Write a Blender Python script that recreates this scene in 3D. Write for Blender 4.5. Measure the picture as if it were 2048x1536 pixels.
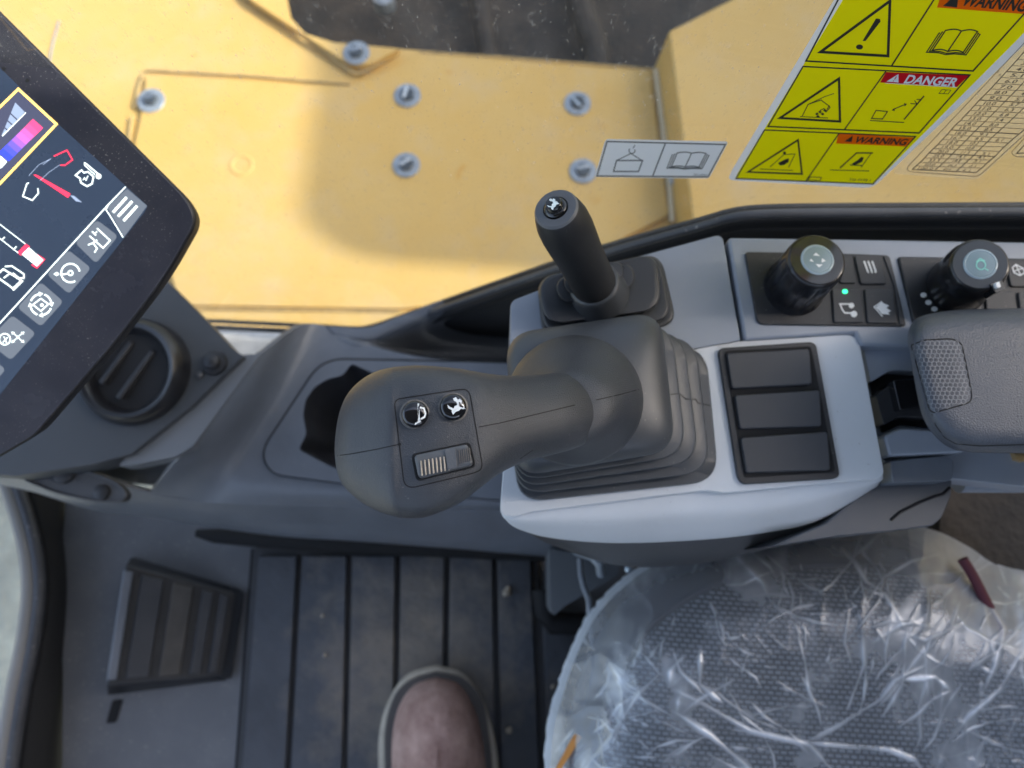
import bpy, bmesh, math, random
from math import sin, cos, tan, pi, radians, sqrt, atan2
from mathutils import Vector as V, Matrix
from mathutils.bvhtree import BVHTree
random.seed(7)
SC = bpy.context.scene
COL = SC.collection
for o in list(bpy.data.objects): bpy.data.objects.remove(o)

# ------------------------------------------------------------------ camera
TH, PH, F = radians(14), radians(3.5), 1550.0
fw = V((0, sin(TH), -cos(TH)))
u0 = V((0, cos(TH), sin(TH))); r0 = V((1, 0, 0))
rt = r0*cos(PH) + u0*sin(PH)
up = u0*cos(PH) - r0*sin(PH)
cam = bpy.data.cameras.new('camera'); cam_o = bpy.data.objects.new('camera', cam); COL.objects.link(cam_o)
m = Matrix((rt, up, -fw)).transposed().to_4x4()
cam_o.matrix_world = m
cam.sensor_width = 36; cam.lens = 36*F/2048; cam.clip_start = .01; cam.clip_end = 500
cam.dof.use_dof = True; cam.dof.focus_distance = .345; cam.dof.aperture_fstop = 8.0
SC.camera = cam_o
CASTERX, CASTERZ, REARZ, ROOFW = 2.2, .52, .9, 1.30

# ------------------------------------------------------------------ sky and sun
EL, AZ = radians(38), radians(0)       # light comes from behind the machine (+x), high
sd = V((cos(EL)*cos(AZ), cos(EL)*sin(AZ), sin(EL)))   # towards the sun
W = bpy.data.worlds.new('World'); SC.world = W; W.use_nodes = True
nt = W.node_tree; nt.nodes.clear()
sky = nt.nodes.new('ShaderNodeTexSky'); sky.sky_type = 'NISHITA'; sky.sun_disc = False
sky.sun_elevation = EL; sky.sun_rotation = pi/2 - AZ
sky.air_density = 1.0; sky.dust_density = 4.0; sky.ozone_density = 1.0
hs = nt.nodes.new('ShaderNodeHueSaturation'); hs.inputs['Saturation'].default_value = .8
bg = nt.nodes.new('ShaderNodeBackground'); bg.inputs['Strength'].default_value = .15
wo = nt.nodes.new('ShaderNodeOutputWorld')
nt.links.new(sky.outputs[0], hs.inputs['Color']); nt.links.new(hs.outputs[0], bg.inputs[0]); nt.links.new(bg.outputs[0], wo.inputs[0])
sl = bpy.data.lights.new('sun', 'SUN'); sl.energy = 2.0; sl.angle = radians(.9); sl.color = (1, .95, .87)
so = bpy.data.objects.new('sun', sl); COL.objects.link(so)
so.rotation_euler = (-sd).to_track_quat('-Z', 'Y').to_euler()
SC.view_settings.view_transform = 'Standard'; SC.view_settings.look = 'None'
SC.view_settings.exposure = 2.12; SC.view_settings.gamma = 1
SC.view_settings.use_curve_mapping = False
SC.render.engine = 'CYCLES'
SC.cycles.max_bounces = 8; SC.cycles.transparent_max_bounces = 16

# ------------------------------------------------------------------ where a point of the picture lies in the place
def ray(u, v):
    return fw + rt*((u-1024)/F) + up*((768-v)/F)
def pz(u, v, z):
    d = ray(u, v); return d*(z/d.z)
def py(u, v, y):
    d = ray(u, v); return d*(y/d.y)
def pd(u, v, d): return ray(u, v)*d
YG = .24                                  # the plane of the side window
EPS = 2e-5

# ------------------------------------------------------------------ materials
MATS = {}
def mat(name, col, rough=.5, metal=0., spec=.5, bump=0., bscale=900., var=0., vscale=6., col2=None, emit=None, estr=0., coat=0., sheen=0.,
        bump2=0., b2scale=60.):
    if name in MATS: return MATS[name]
    m = bpy.data.materials.new(name); m.use_nodes = True; t = m.node_tree; n = t.nodes; L = t.links
    p = n['Principled BSDF']
    p.inputs['Base Color'].default_value = (*col, 1); p.inputs['Roughness'].default_value = rough
    p.inputs['Metallic'].default_value = metal; p.inputs['Specular IOR Level'].default_value = spec
    p.inputs['Coat Weight'].default_value = coat; p.inputs['Sheen Weight'].default_value = sheen
    if emit: p.inputs['Emission Color'].default_value = (*emit, 1); p.inputs['Emission Strength'].default_value = estr
    tc = n.new('ShaderNodeTexCoord')
    if var > 0 or col2:
        nz = n.new('ShaderNodeTexNoise'); nz.inputs['Scale'].default_value = vscale; nz.inputs['Detail'].default_value = 8; nz.inputs['Roughness'].default_value = .62
        L.new(tc.outputs['Object'], nz.inputs['Vector'])
        cr = n.new('ShaderNodeValToRGB'); cr.color_ramp.elements[0].position = .32; cr.color_ramp.elements[1].position = .72
        c2 = col2 or tuple(min(1, c*(1+var)) for c in col)
        c1 = col if col2 else tuple(c*(1-var) for c in col)
        cr.color_ramp.elements[0].color = (*c1, 1); cr.color_ramp.elements[1].color = (*c2, 1)
        L.new(nz.outputs['Fac'], cr.inputs[0]); L.new(cr.outputs[0], p.inputs['Base Color'])
        mr = n.new('ShaderNodeMapRange'); mr.inputs[3].default_value = max(0, rough-.07); mr.inputs[4].default_value = min(1, rough+.1)
        L.new(nz.outputs['Fac'], mr.inputs[0]); L.new(mr.outputs[0], p.inputs['Roughness'])
    last = None
    for b, s in ((bump, bscale), (bump2, b2scale)):
        if b > 0:
            nb = n.new('ShaderNodeTexNoise'); nb.inputs['Scale'].default_value = s; nb.inputs['Detail'].default_value = 3
            L.new(tc.outputs['Object'], nb.inputs['Vector'])
            bp = n.new('ShaderNodeBump'); bp.inputs['Strength'].default_value = b; bp.inputs['Distance'].default_value = .6/s
            L.new(nb.outputs['Fac'], bp.inputs['Height'])
            if last: L.new(last.outputs[0], bp.inputs['Normal'])
            L.new(bp.outputs[0], p.inputs['Normal']); last = bp
    MATS[name] = m; return m

# ------------------------------------------------------------------ object helpers
def tag(o, label=None, cat=None, group=None, kind=None):
    if label: o['label'] = label
    if cat: o['category'] = cat
    if group: o['group'] = group
    if kind: o['kind'] = kind
    return o
def thing(name, label, cat, loc=(0, 0, 0), group=None):
    o = bpy.data.objects.new(name, None); o.empty_display_size = .02; COL.objects.link(o); o.location = loc
    o.matrix_world = Matrix.Translation(V(loc))
    return tag(o, label, cat, group)
def wloc(o):
    return o.location.copy() if o.type == 'EMPTY' else V((0, 0, 0))
def adopt(o, parent):
    if parent:
        o.parent = parent; o.matrix_parent_inverse = Matrix.Translation(-wloc(parent))
    return o
def flat_angle(me, ang):
    bm = bmesh.new(); bm.from_mesh(me)
    for e in bm.edges:
        if len(e.link_faces) == 2: e.smooth = e.calc_face_angle(0) < radians(ang)
    for f in bm.faces: f.smooth = True
    bm.to_mesh(me); bm.free()
def mk(name, bm, material, parent=None, bevel=0., seg=3, sub=0, ang=38, recalc=True, solid=0.):
    if recalc: bmesh.ops.recalc_face_normals(bm, faces=bm.faces)
    me = bpy.data.meshes.new(name); bm.to_mesh(me); bm.free()
    me.materials.append(material)
    o = bpy.data.objects.new(name, me); COL.objects.link(o)
    flat_angle(me, ang)
    if solid:
        s = o.modifiers.new('s', 'SOLIDIFY'); s.thickness = solid; s.offset = -1
    if bevel > 0:
        b = o.modifiers.new('b', 'BEVEL'); b.width = bevel; b.segments = seg; b.limit_method = 'ANGLE'; b.angle_limit = radians(32); b.harden_normals = False
        me.polygons.foreach_set('use_smooth', [True]*len(me.polygons))
        w = o.modifiers.new('w', 'WEIGHTED_NORMAL'); w.keep_sharp = True
        for e in me.edges: e.use_edge_sharp = False
    if sub:
        s = o.modifiers.new('u', 'SUBSURF'); s.levels = sub; s.render_levels = sub
    adopt(o, parent)
    return o
def rp(pts, r, n=5):
    """round the corners of a closed outline (u,v[,z]); r one radius or one per corner"""
    out = []; N = len(pts)
    for i, p in enumerate(pts):
        rr = r[i] if isinstance(r, (list, tuple)) else r
        a, b = pts[i-1], pts[(i+1) % N]
        if rr <= 0: out.append(p); continue
        da = sqrt((a[0]-p[0])**2+(a[1]-p[1])**2); db = sqrt((b[0]-p[0])**2+(b[1]-p[1])**2)
        ta = min(rr/da, .49); tb = min(rr/db, .49)
        A = [p[k]+(a[k]-p[k])*ta for k in range(len(p))]; B = [p[k]+(b[k]-p[k])*tb for k in range(len(p))]
        for j in range(n+1):
            t = j/n; out.append(tuple((1-t)**2*A[k]+2*t*(1-t)*p[k]+t*t*B[k] for k in range(len(p))))
    return out
def W3(p, z=None): return pz(p[0], p[1], p[2] if len(p) > 2 else z)
def prism(name, poly, material, parent=None, z=None, h=.01, bevel=0., seg=3, down=V((0, 0, -1)), fn=None, taper=0.):
    bm = bmesh.new()
    top = [(fn(p[0], p[1]) if fn else W3(p, z)) for p in poly]
    c = sum(top, V((0, 0, 0)))/len(top)
    vt = [bm.verts.new(p) for p in top]; vb = [bm.verts.new(p+down*h+(p-c)*taper) for p in top]
    bm.faces.new(vt); bm.faces.new(vb[::-1]); n = len(vt)
    for i in range(n): bm.faces.new((vt[i], vb[i], vb[(i+1) % n], vt[(i+1) % n]))
    return mk(name, bm, material, parent, bevel, seg)
def crom(P, n):
    """n+1 points on a Catmull-Rom curve through P"""
    out = []; N = len(P)-1
    for i in range(n+1):
        t = i/n*N; k = min(int(t), N-1); f = t-k
        p0 = P[max(k-1, 0)]; p1 = P[k]; p2 = P[k+1]; p3 = P[min(k+2, N)]
        out.append(.5*((2*p1)+(p2-p0)*f+(2*p0-5*p1+4*p2-p3)*f*f+(3*p1-p0-3*p2+p3)*f**3))
    return out
def linr(P, n):
    N = len(P)-1; out = []
    for i in range(n+1):
        t = i/n*N; k = min(int(t), N-1); f = t-k; out.append(P[k].lerp(P[k+1], f))
    return out
def shell(name, curves, material, parent=None, nu=24, nv=24, thick=.004, cut=None, lin=False, closed=False, disp=None):
    C = [crom([W3(p) for p in c], nu) for c in curves]
    rows = []
    for j in range(nu+1):
        col = [c[j] for c in C]; rows.append(linr(col, nv) if lin else crom(col, nv))
    bm = bmesh.new()
    vs = [[bm.verts.new(p + (disp(p) if disp else V((0, 0, 0)))) for p in r] for r in rows]
    for i in range(nu):
        for j in range(nv):
            q = (vs[i][j], vs[i+1][j], vs[i+1][j+1], vs[i][j+1])
            if cut:
                c = sum((x.co for x in q), V((0, 0, 0)))/4
                if cut(c): continue
            bm.faces.new(q)
    bmesh.ops.recalc_face_normals(bm, faces=bm.faces)
    f0 = max(bm.faces, key=lambda f: abs(f.normal.z))
    if f0.normal.z < 0: bmesh.ops.reverse_faces(bm, faces=bm.faces)
    return mk(name, bm, material, parent, recalc=False, solid=thick, ang=50)
def proj(p):
    d = p.dot(fw); return (1024+F*p.dot(rt)/d, 768-F*p.dot(up)/d)
def inpoly(x, y, P):
    c = False; j = len(P)-1
    for i in range(len(P)):
        if (P[i][1] > y) != (P[j][1] > y) and x < (P[j][0]-P[i][0])*(y-P[i][1])/(P[j][1]-P[i][1])+P[i][0]: c = not c
        j = i
    return c
def rings(name, R, material, parent=None, cap0=True, cap1=True, ang=60, sub=0, closed=True):
    bm = bmesh.new(); vs = [[bm.verts.new(p) for p in r] for r in R]; n = len(R[0])
    for a, b in zip(vs, vs[1:]):
        for i in range(n if closed else n-1): bm.faces.new((a[i], a[(i+1) % n], b[(i+1) % n], b[i]))
    if cap0: bm.faces.new(vs[0])
    if cap1: bm.faces.new(vs[-1][::-1])
    return mk(name, bm, material, parent, ang=ang, sub=sub)
def frame(ax):
    ax = ax.normalized(); x = ax.orthogonal().normalized(); return ax, x, ax.cross(x).normalized()
def lathe(name, base, ax, prof, material, parent=None, n=48, ang=35, flute=None):
    """prof: list of (height along axis, radius)"""
    ax, x, y = frame(V(ax)); R = []
    for k, (h, r) in enumerate(prof):
        R.append([base+ax*h+(x*cos(2*pi*i/n)+y*sin(2*pi*i/n))*(r*(flute(i/n, k) if flute else 1)) for i in range(n)])
    return rings(name, R, material, parent, ang=ang)
def tube(name, pts, r, material, parent=None, n=12, ang=60, flat=1.):
    P = pts; R = []; prev = None
    for i, p in enumerate(P):
        t = (P[min(i+1, len(P)-1)]-P[max(i-1, 0)]).normalized()
        if prev is None: x = t.orthogonal().normalized()
        else: x = (prev-t*prev.dot(t)).normalized()
        prev = x; y = t.cross(x); rr = r[i] if isinstance(r, (list, tuple)) else r
        R.append([p+(x*cos(2*pi*k/n)+y*sin(2*pi*k/n)*flat)*rr for k in range(n)])
    return rings(name, R, material, parent, ang=ang)
def bvh_of(*objs):
    """surface finder over finished meshes: picture point -> (place point, normal)"""
    verts = []; polys = []
    dg = bpy.context.evaluated_depsgraph_get(); dg.update()
    for o in objs:
        e = o.evaluated_get(dg); me = e.to_mesh(); b = len(verts)
        mw = o.matrix_world if not o.parent else Matrix.Identity(4)
        verts += [V(v.co) for v in me.vertices]; polys += [tuple(b+i for i in p.vertices) for p in me.polygons]
        e.to_mesh_clear()
    T = BVHTree.FromPolygons(verts, polys)
    def fn(u, v):
        d = ray(u, v).normalized(); h = T.ray_cast(V((0, 0, 0)), d)
        if h[0] is None: return fn.last
        fn.last = h[0]; return h[0]
    fn.last = pz(1024, 768, -.4)
    fn.tree = T
    return fn
FONT = {}
def font_tris(s, shear=0., bold=0.):
    key = (s, shear, bold)
    if key in FONT: return FONT[key]
    c = bpy.data.curves.new('t', 'FONT'); c.body = s; c.size = 1; c.shear = shear; c.offset = bold; c.resolution_u = 4
    o = bpy.data.objects.new('t', c); COL.objects.link(o)
    dg = bpy.context.evaluated_depsgraph_get(); dg.update()
    me = bpy.data.meshes.new_from_object(o.evaluated_get(dg))
    vs = [tuple(v.co) for v in me.vertices]; fs = [tuple(p.vertices) for p in me.polygons]
    bpy.data.objects.remove(o); bpy.data.meshes.remove(me); bpy.data.curves.remove(c)
    if vs:
        x0 = min(v[0] for v in vs); x1 = max(v[0] for v in vs); y0 = 0; y1 = .73
        vs = [((v[0]-x0)/max(1e-6, x1-x0), (v[1]-y0)/(y1-y0)) for v in vs]
    FONT[key] = (vs, fs); return FONT[key]
class Draw:
    """print on a real surface: shapes given where they show on it"""
    def __init__(s, fn, off=2e-4): s.fn = fn; s.bm = bmesh.new(); s.off = off; s.k = 0
    def P(s, u, v):
        p = s.fn(u, v); return p - p.normalized()*(s.off+s.k*EPS)
    def poly(s, pts):
        s.bm.faces.new([s.bm.verts.new(s.P(*p[:2])) for p in pts]); s.k += 1
    def line(s, pts, w, closed=False):
        n = len(pts); L = []; 
        for i, p in enumerate(pts):
            a = pts[i-1] if (i or closed) else None; b = pts[(i+1) % n] if (i < n-1 or closed) else None
            ds = []
            if a is not None: ds.append((p[0]-a[0], p[1]-a[1]))
            if b is not None: ds.append((b[0]-p[0], b[1]-p[1]))
            ds = [(x/max(1e-6, sqrt(x*x+y*y)), y/max(1e-6, sqrt(x*x+y*y))) for x, y in ds]
            tx = sum(d[0] for d in ds); ty = sum(d[1] for d in ds); l = max(1e-6, sqrt(tx*tx+ty*ty)); tx /= l; ty /= l
            c = max(.35, abs(tx*ds[0][0]+ty*ds[0][1])); nx, ny = -ty*w/2/c, tx*w/2/c
            L.append((s.bm.verts.new(s.P(p[0]+nx, p[1]+ny)), s.bm.verts.new(s.P(p[0]-nx, p[1]-ny))))
        for i in range(n if closed else n-1):
            a, b = L[i], L[(i+1) % n]; s.bm.faces.new((a[0], a[1], b[1], b[0]))
        s.k += 1
    def circ(s, c, r, r2=None, n=20): s.poly([(c[0]+r*cos(2*pi*i/n), c[1]+(r2 or r)*sin(2*pi*i/n)) for i in range(n)])
    def ring(s, c, r, w, a0=0, a1=360, n=28):
        pts = [(c[0]+r*cos(radians(a0+(a1-a0)*i/n)), c[1]+r*sin(radians(a0+(a1-a0)*i/n))) for i in range(n+1)]
        if a1-a0 >= 360: s.line(pts[:-1], w, True)
        else: s.line(pts, w)
    def text(s, t, o, ex, ey, shear=0., bold=0.):
        vs, fs = font_tris(t, shear, bold)
        q = [s.bm.verts.new(s.P(o[0]+ex[0]*x+ey[0]*y, o[1]+ex[1]*x+ey[1]*y)) for x, y in vs]
        for f in fs:
            try: s.bm.faces.new([q[i] for i in f])
            except ValueError: pass
        s.k += 1
    def done(s, name, material, parent):
        for f in s.bm.faces:
            f.normal_update()
            if f.normal.dot(f.calc_center_median()) > 0: f.normal_flip()
        return mk(name, s.bm, material, parent, recalc=False)
def dup(root, loc, label=None):
    r = root.copy(); COL.objects.link(r); r.location = loc
    if label: r['label'] = label
    for ch in list(root.children):
        c = ch.copy(); COL.objects.link(c); c.parent = r
        for g in ch.children:
            d = g.copy(); COL.objects.link(d); d.parent = c
    return r
# ------------------------------------------------------------------ the materials of the place
M_PLAST = mat('dark_plastic', (.040, .042, .046), .45, spec=.8, bump=.25, bscale=1500, var=.12, vscale=14)
M_GRIP = mat('grip_rubber', (.031, .036, .045), .40, spec=.6, bump=.9, bscale=1900, var=.14, vscale=24, bump2=.10, b2scale=800)
M_RUB = mat('boot_rubber', (.042, .048, .057), .42, spec=.6, bump=.12, bscale=900, var=.15, vscale=20)
M_LEVER = mat('lever_plastic', (.012, .013, .015), .5, spec=.35, bump=.15, bscale=1300, var=.1)
M_TRAY = mat('console_plastic', (.118, .133, .158), .38, spec=.7, bump=.3, bscale=1300, var=.16, vscale=16)
M_PANEL = mat('panel_plastic', (.24, .27, .32), .38, spec=.9, bump=.25, bscale=1300, var=.06, vscale=10)
M_BEZEL = mat('bezel_plastic', (.60, .63, .66), .42, bump=.1, bscale=1300, var=.05, vscale=12)
M_BLACK = mat('black_plastic', (.018, .019, .022), .42, bump=.12, bscale=1200, var=.15, vscale=20)
M_GAP = mat('shadow_gap_black', (.006, .006, .007), .8, var=.2)
M_GLOSS = mat('gloss_black', (.008, .008, .009), .12, coat=.3, var=.1, vscale=30)
M_KEY = mat('key_rubber', (.034, .036, .041), .5, bump=.12, bscale=1200, var=.1)
M_WHITE = mat('white_print', (.8, .84, .84), .5, var=.04, vscale=90)
M_INK = mat('black_ink', (.012, .012, .010), .5, var=.1)
M_YEL = mat('decal_yellow', (.80, .70, .002), .42, var=.03, vscale=30)
M_ORG = mat('decal_orange', (.85, .16, .012), .45, var=.03)
M_RED = mat('decal_red', (.62, .003, .02), .45, var=.03)
M_SIL = mat('decal_silver', (.52, .55, .60), .4, var=.06, vscale=30)
M_SILIN = mat('decal_grey_ink', (.09, .10, .10), .5, var=.06)
M_SEAL = mat('window_rubber', (.012, .012, .014), .45, bump=.1, var=.2)
M_SEAL2 = mat('window_trim_grey', (.045, .047, .054), .45, bump=.1, var=.2)
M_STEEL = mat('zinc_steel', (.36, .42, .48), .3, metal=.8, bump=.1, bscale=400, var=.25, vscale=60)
M_BOLT = mat('zinc_bolt', (.34, .40, .46), .45, metal=.35, bump=.1, bscale=400, var=.25, vscale=60)
M_MAT = mat('floor_mat_rubber', (.030, .032, .037), .6, bump=.3, bscale=400, col2=(.06, .058, .058), vscale=7, bump2=.2, b2scale=90)
M_FLOOR = mat('floor_panel_plastic', (.115, .120, .130), .5, bump=.2, bscale=600, var=.14, vscale=7)
M_SOLE = mat('boot_sole_rubber', (.42, .37, .30), .7, bump=.3, bscale=300, var=.2, vscale=40)
M_LEATH = mat('pink_brown_leather', (.25, .14, .115), .8, bump=.5, bscale=500, col2=(.56, .38, .32), vscale=26, bump2=.4, b2scale=90)
M_WELT = mat('dark_welt', (.09, .08, .075), .6, var=.2)
M_DENIM = mat('denim', (.05, .07, .12), .9, bump=.4, bscale=700, var=.2)
M_PALE = mat('pale_primer_metal', (.78, .78, .76), .5, bump=.2, bscale=120, var=.18, vscale=30)
M_TAN = mat('worn_tan_rib', (.52, .43, .33), .6, var=.3, vscale=300)
M_ORANGE = mat('orange_tab', (.55, .25, .06), .5, var=.1)
M_DIRT = mat('dirty_black_steel', (.02, .018, .016), .7, bump=.5, bscale=120, col2=(.07, .055, .042), vscale=14)

def decal_mat(name, col, tl=.5):
    m = bpy.data.materials[name]; MATS.pop(name, None); n = m.node_tree.nodes; L = m.node_tree.links; p = n['Principled BSDF']
    t_ = n.new('ShaderNodeBsdfTranslucent'); t_.inputs[0].default_value = (*col, 1); x = n.new('ShaderNodeMixShader'); x.inputs[0].default_value = tl
    L.new(p.outputs[0], x.inputs[1]); L.new(t_.outputs[0], x.inputs[2]); L.new(x.outputs[0], n['Material Output'].inputs[0])
decal_mat('decal_yellow', (1, .93, .004), .88); decal_mat('decal_orange', (.95, .20, .015), .8); decal_mat('decal_red', (.62, .003, .02)); decal_mat('decal_silver', (.7, .72, .75), .6)
def dust_on(m, scale, thr, col, amt):
    # fine dust specks lying on the surface
    t = m.node_tree; n = t.nodes; L = t.links; p = n['Principled BSDF']; tc = n.new('ShaderNodeTexCoord')
    z = n.new('ShaderNodeTexNoise'); z.inputs['Scale'].default_value = scale; z.inputs['Detail'].default_value = 2; L.new(tc.outputs['Object'], z.inputs['Vector'])
    z2 = n.new('ShaderNodeTexNoise'); z2.inputs['Scale'].default_value = 28; z2.inputs['Detail'].default_value = 5; L.new(tc.outputs['Object'], z2.inputs['Vector'])
    r = n.new('ShaderNodeMapRange'); r.inputs[1].default_value = thr; r.inputs[2].default_value = thr+.05; L.new(z.outputs['Fac'], r.inputs[0])
    r2 = n.new('ShaderNodeMapRange'); r2.inputs[1].default_value = .42; r2.inputs[2].default_value = .66; r2.inputs[3].default_value = .1; L.new(z2.outputs['Fac'], r2.inputs[0])
    a = n.new('ShaderNodeMath'); a.operation = 'MULTIPLY'; L.new(r.outputs[0], a.inputs[0]); L.new(r2.outputs[0], a.inputs[1])
    b = n.new('ShaderNodeMath'); b.operation = 'MULTIPLY'; b.inputs[1].default_value = amt; L.new(a.outputs[0], b.inputs[0])
    c = n.new('ShaderNodeMath'); c.operation = 'MULTIPLY_ADD'; c.inputs[1].default_value = .07*amt; L.new(r2.outputs[0], c.inputs[0]); L.new(b.outputs[0], c.inputs[2])
    x = n.new('ShaderNodeMix'); x.data_type = 'RGBA'; L.new(c.outputs[0], x.inputs[0]); x.inputs[7].default_value = (*col, 1)
    if p.inputs['Base Color'].links: L.new(p.inputs['Base Color'].links[0].from_socket, x.inputs[6])
    else: x.inputs[6].default_value = p.inputs['Base Color'].default_value
    L.new(x.outputs[2], p.inputs['Base Color'])
def yellow_paint(name, pale=0):
    m = bpy.data.materials.new(name); m.use_nodes = True; t = m.node_tree; n = t.nodes; L = t.links
    p = n['Principled BSDF']; tc = n.new('ShaderNodeTexCoord')
    def noise(s, d=6, r=.6):
        z = n.new('ShaderNodeTexNoise'); z.inputs['Scale'].default_value = s; z.inputs['Detail'].default_value = d; z.inputs['Roughness'].default_value = r
        L.new(tc.outputs['Object'], z.inputs['Vector']); return z
    def ramp(src, a, b, ca, cb):
        c = n.new('ShaderNodeValToRGB'); c.color_ramp.elements[0].position = a; c.color_ramp.elements[1].position = b
        c.color_ramp.elements[0].color = (*ca, 1); c.color_ramp.elements[1].color = (*cb, 1); L.new(src, c.inputs[0]); return c
    def mix(f, a, b):
        x = n.new('ShaderNodeMix'); x.data_type = 'RGBA'
        L.new(f, x.inputs[0]); L.new(a, x.inputs[6])
        if isinstance(b, tuple): x.inputs[7].default_value = (*b, 1)
        else: L.new(b, x.inputs[7])
        return x.outputs[2]
    base = ramp(noise(5).outputs['Fac'], .35, .7, (.67, .43, .115), (.68, .475, .17))
    spots = ramp(noise(13, 4, .5).outputs['Fac'], .69, .73, (0, 0, 0), (1, 1, 1))
    c = mix(spots.outputs[0], base.outputs[0], (.62, .35, .07))
    dust = ramp(noise(11, 9, .7).outputs['Fac'], .50, .80, (0, 0, 0), (.55, .55, .55))
    c = mix(dust.outputs[0], c, (.60, .48, .31))
    sc = ramp(noise(70, 3, .5).outputs['Fac'], .735, .76, (0, 0, 0), (.6, .6, .6))
    c = mix(sc.outputs[0], c, (.33, .26, .20))
    L.new(c, p.inputs['Base Color']); p.inputs['Roughness'].default_value = .55
    b = n.new('ShaderNodeBump'); b.inputs['Strength'].default_value = .2; b.inputs['Distance'].default_value = .002
    L.new(noise(60).outputs['Fac'], b.inputs['Height']); L.new(b.outputs[0], p.inputs['Normal'])
    return m
M_YPAINT = yellow_paint('machine_yellow_paint')

def glass_mat():
    m = bpy.data.materials.new('dusty_window_glass'); m.use_nodes = True; t = m.node_tree; n = t.nodes; L = t.links
    n.remove(n['Principled BSDF']); out = n['Material Output']; tc = n.new('ShaderNodeTexCoord')
    tr = n.new('ShaderNodeBsdfTransparent'); tr.inputs[0].default_value = (.51, .52, .51, 1)
    gl = n.new('ShaderNodeBsdfGlossy'); gl.inputs['Roughness'].default_value = .03
    di = n.new('ShaderNodeBsdfDiffuse'); di.inputs[0].default_value = (.55, .53, .49, 1)
    tl = n.new('ShaderNodeBsdfTranslucent'); tl.inputs[0].default_value = (.55, .53, .49, 1)
    dm = n.new('ShaderNodeMixShader'); dm.inputs[0].default_value = .5; L.new(di.outputs[0], dm.inputs[1]); L.new(tl.outputs[0], dm.inputs[2])
    fr = n.new('ShaderNodeFresnel'); fr.inputs[0].default_value = 1.45
    mf = n.new('ShaderNodeMath'); mf.operation = 'MULTIPLY'; mf.inputs[1].default_value = .35; L.new(fr.outputs[0], mf.inputs[0])
    m1 = n.new('ShaderNodeMixShader'); L.new(mf.outputs[0], m1.inputs[0]); L.new(tr.outputs[0], m1.inputs[1]); L.new(gl.outputs[0], m1.inputs[2])
    mp = n.new('ShaderNodeMapping'); mp.inputs['Scale'].default_value = (1, 1, .45); L.new(tc.outputs['Object'], mp.inputs[0])
    def nz(s, a, b, hi, d=6):
        z = n.new('ShaderNodeTexNoise'); z.inputs['Scale'].default_value = s; z.inputs['Detail'].default_value = d; z.inputs['Roughness'].default_value = .7
        L.new(mp.outputs[0], z.inputs['Vector']); r = n.new('ShaderNodeMapRange'); r.inputs[1].default_value = a; r.inputs[2].default_value = b; r.inputs[4].default_value = hi
        L.new(z.outputs['Fac'], r.inputs[0]); return r.outputs[0]
    def add(a, b):
        x = n.new('ShaderNodeMath'); x.operation = 'ADD'; L.new(a, x.inputs[0]); L.new(b, x.inputs[1]); return x.outputs[0]
    f = add(add(nz(240, .59, .77, .24, 5), nz(25, .52, .75, .06)), nz(620, .64, .8, .34, 2))
    f2 = n.new('ShaderNodeMath'); f2.operation = 'ADD'; f2.use_clamp = True; f2.inputs[1].default_value = .035; L.new(f, f2.inputs[0])
    m2 = n.new('ShaderNodeMixShader'); L.new(f2.outputs[0], m2.inputs[0]); L.new(m1.outputs[0], m2.inputs[1]); L.new(dm.outputs[0], m2.inputs[2])
    L.new(m2.outputs[0], out.inputs[0]); return m
M_GLASS = glass_mat()

def film_mat():
    m = bpy.data.materials.new('clear_plastic_film'); m.use_nodes = True; t = m.node_tree; n = t.nodes; L = t.links
    n.remove(n['Principled BSDF']); out = n['Material Output']
    tr = n.new('ShaderNodeBsdfTransparent'); tr.inputs[0].default_value = (.93, .95, .97, 1)
    gl = n.new('ShaderNodeBsdfGlossy'); gl.inputs['Roughness'].default_value = .28; gl.inputs[0].default_value = (.95, .97, 1, 1)
    di = n.new('ShaderNodeBsdfDiffuse'); di.inputs[0].default_value = (.70, .76, .84, 1)
    tc = n.new('ShaderNodeTexCoord')
    lw = n.new('ShaderNodeLayerWeight'); lw.inputs[0].default_value = .5
    g = n.new('ShaderNodeMath'); g.operation = 'POWER'; g.inputs[1].default_value = 1.9; L.new(lw.outputs['Facing'], g.inputs[0])
    gm = n.new('ShaderNodeMix'); gm.data_type = 'FLOAT'; 
    mx = n.new('ShaderNodeMixShader'); mx.inputs[0].default_value = .30; L.new(di.outputs[0], mx.inputs[1]); L.new(gl.outputs[0], mx.inputs[2])
    z = n.new('ShaderNodeTexNoise'); z.inputs['Scale'].default_value = 16; z.inputs['Detail'].default_value = 4; L.new(tc.outputs['Object'], z.inputs['Vector'])
    r = n.new('ShaderNodeMapRange'); r.inputs[1].default_value = .45; r.inputs[2].default_value = .75; r.inputs[3].default_value = .13; r.inputs[4].default_value = .32; L.new(z.outputs['Fac'], r.inputs[0])
    a = n.new('ShaderNodeMath'); a.operation = 'ADD'; a.use_clamp = True; at = n.new('ShaderNodeAttribute'); at.attribute_name = 'fold_glare'
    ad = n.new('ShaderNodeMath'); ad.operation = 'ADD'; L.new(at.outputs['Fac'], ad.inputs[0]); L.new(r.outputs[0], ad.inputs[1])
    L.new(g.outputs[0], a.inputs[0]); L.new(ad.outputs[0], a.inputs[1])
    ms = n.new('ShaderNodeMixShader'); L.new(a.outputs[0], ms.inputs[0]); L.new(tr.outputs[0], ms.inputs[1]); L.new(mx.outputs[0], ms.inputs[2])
    L.new(ms.outputs[0], out.inputs[0]); return m
M_FILM = film_mat()

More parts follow.
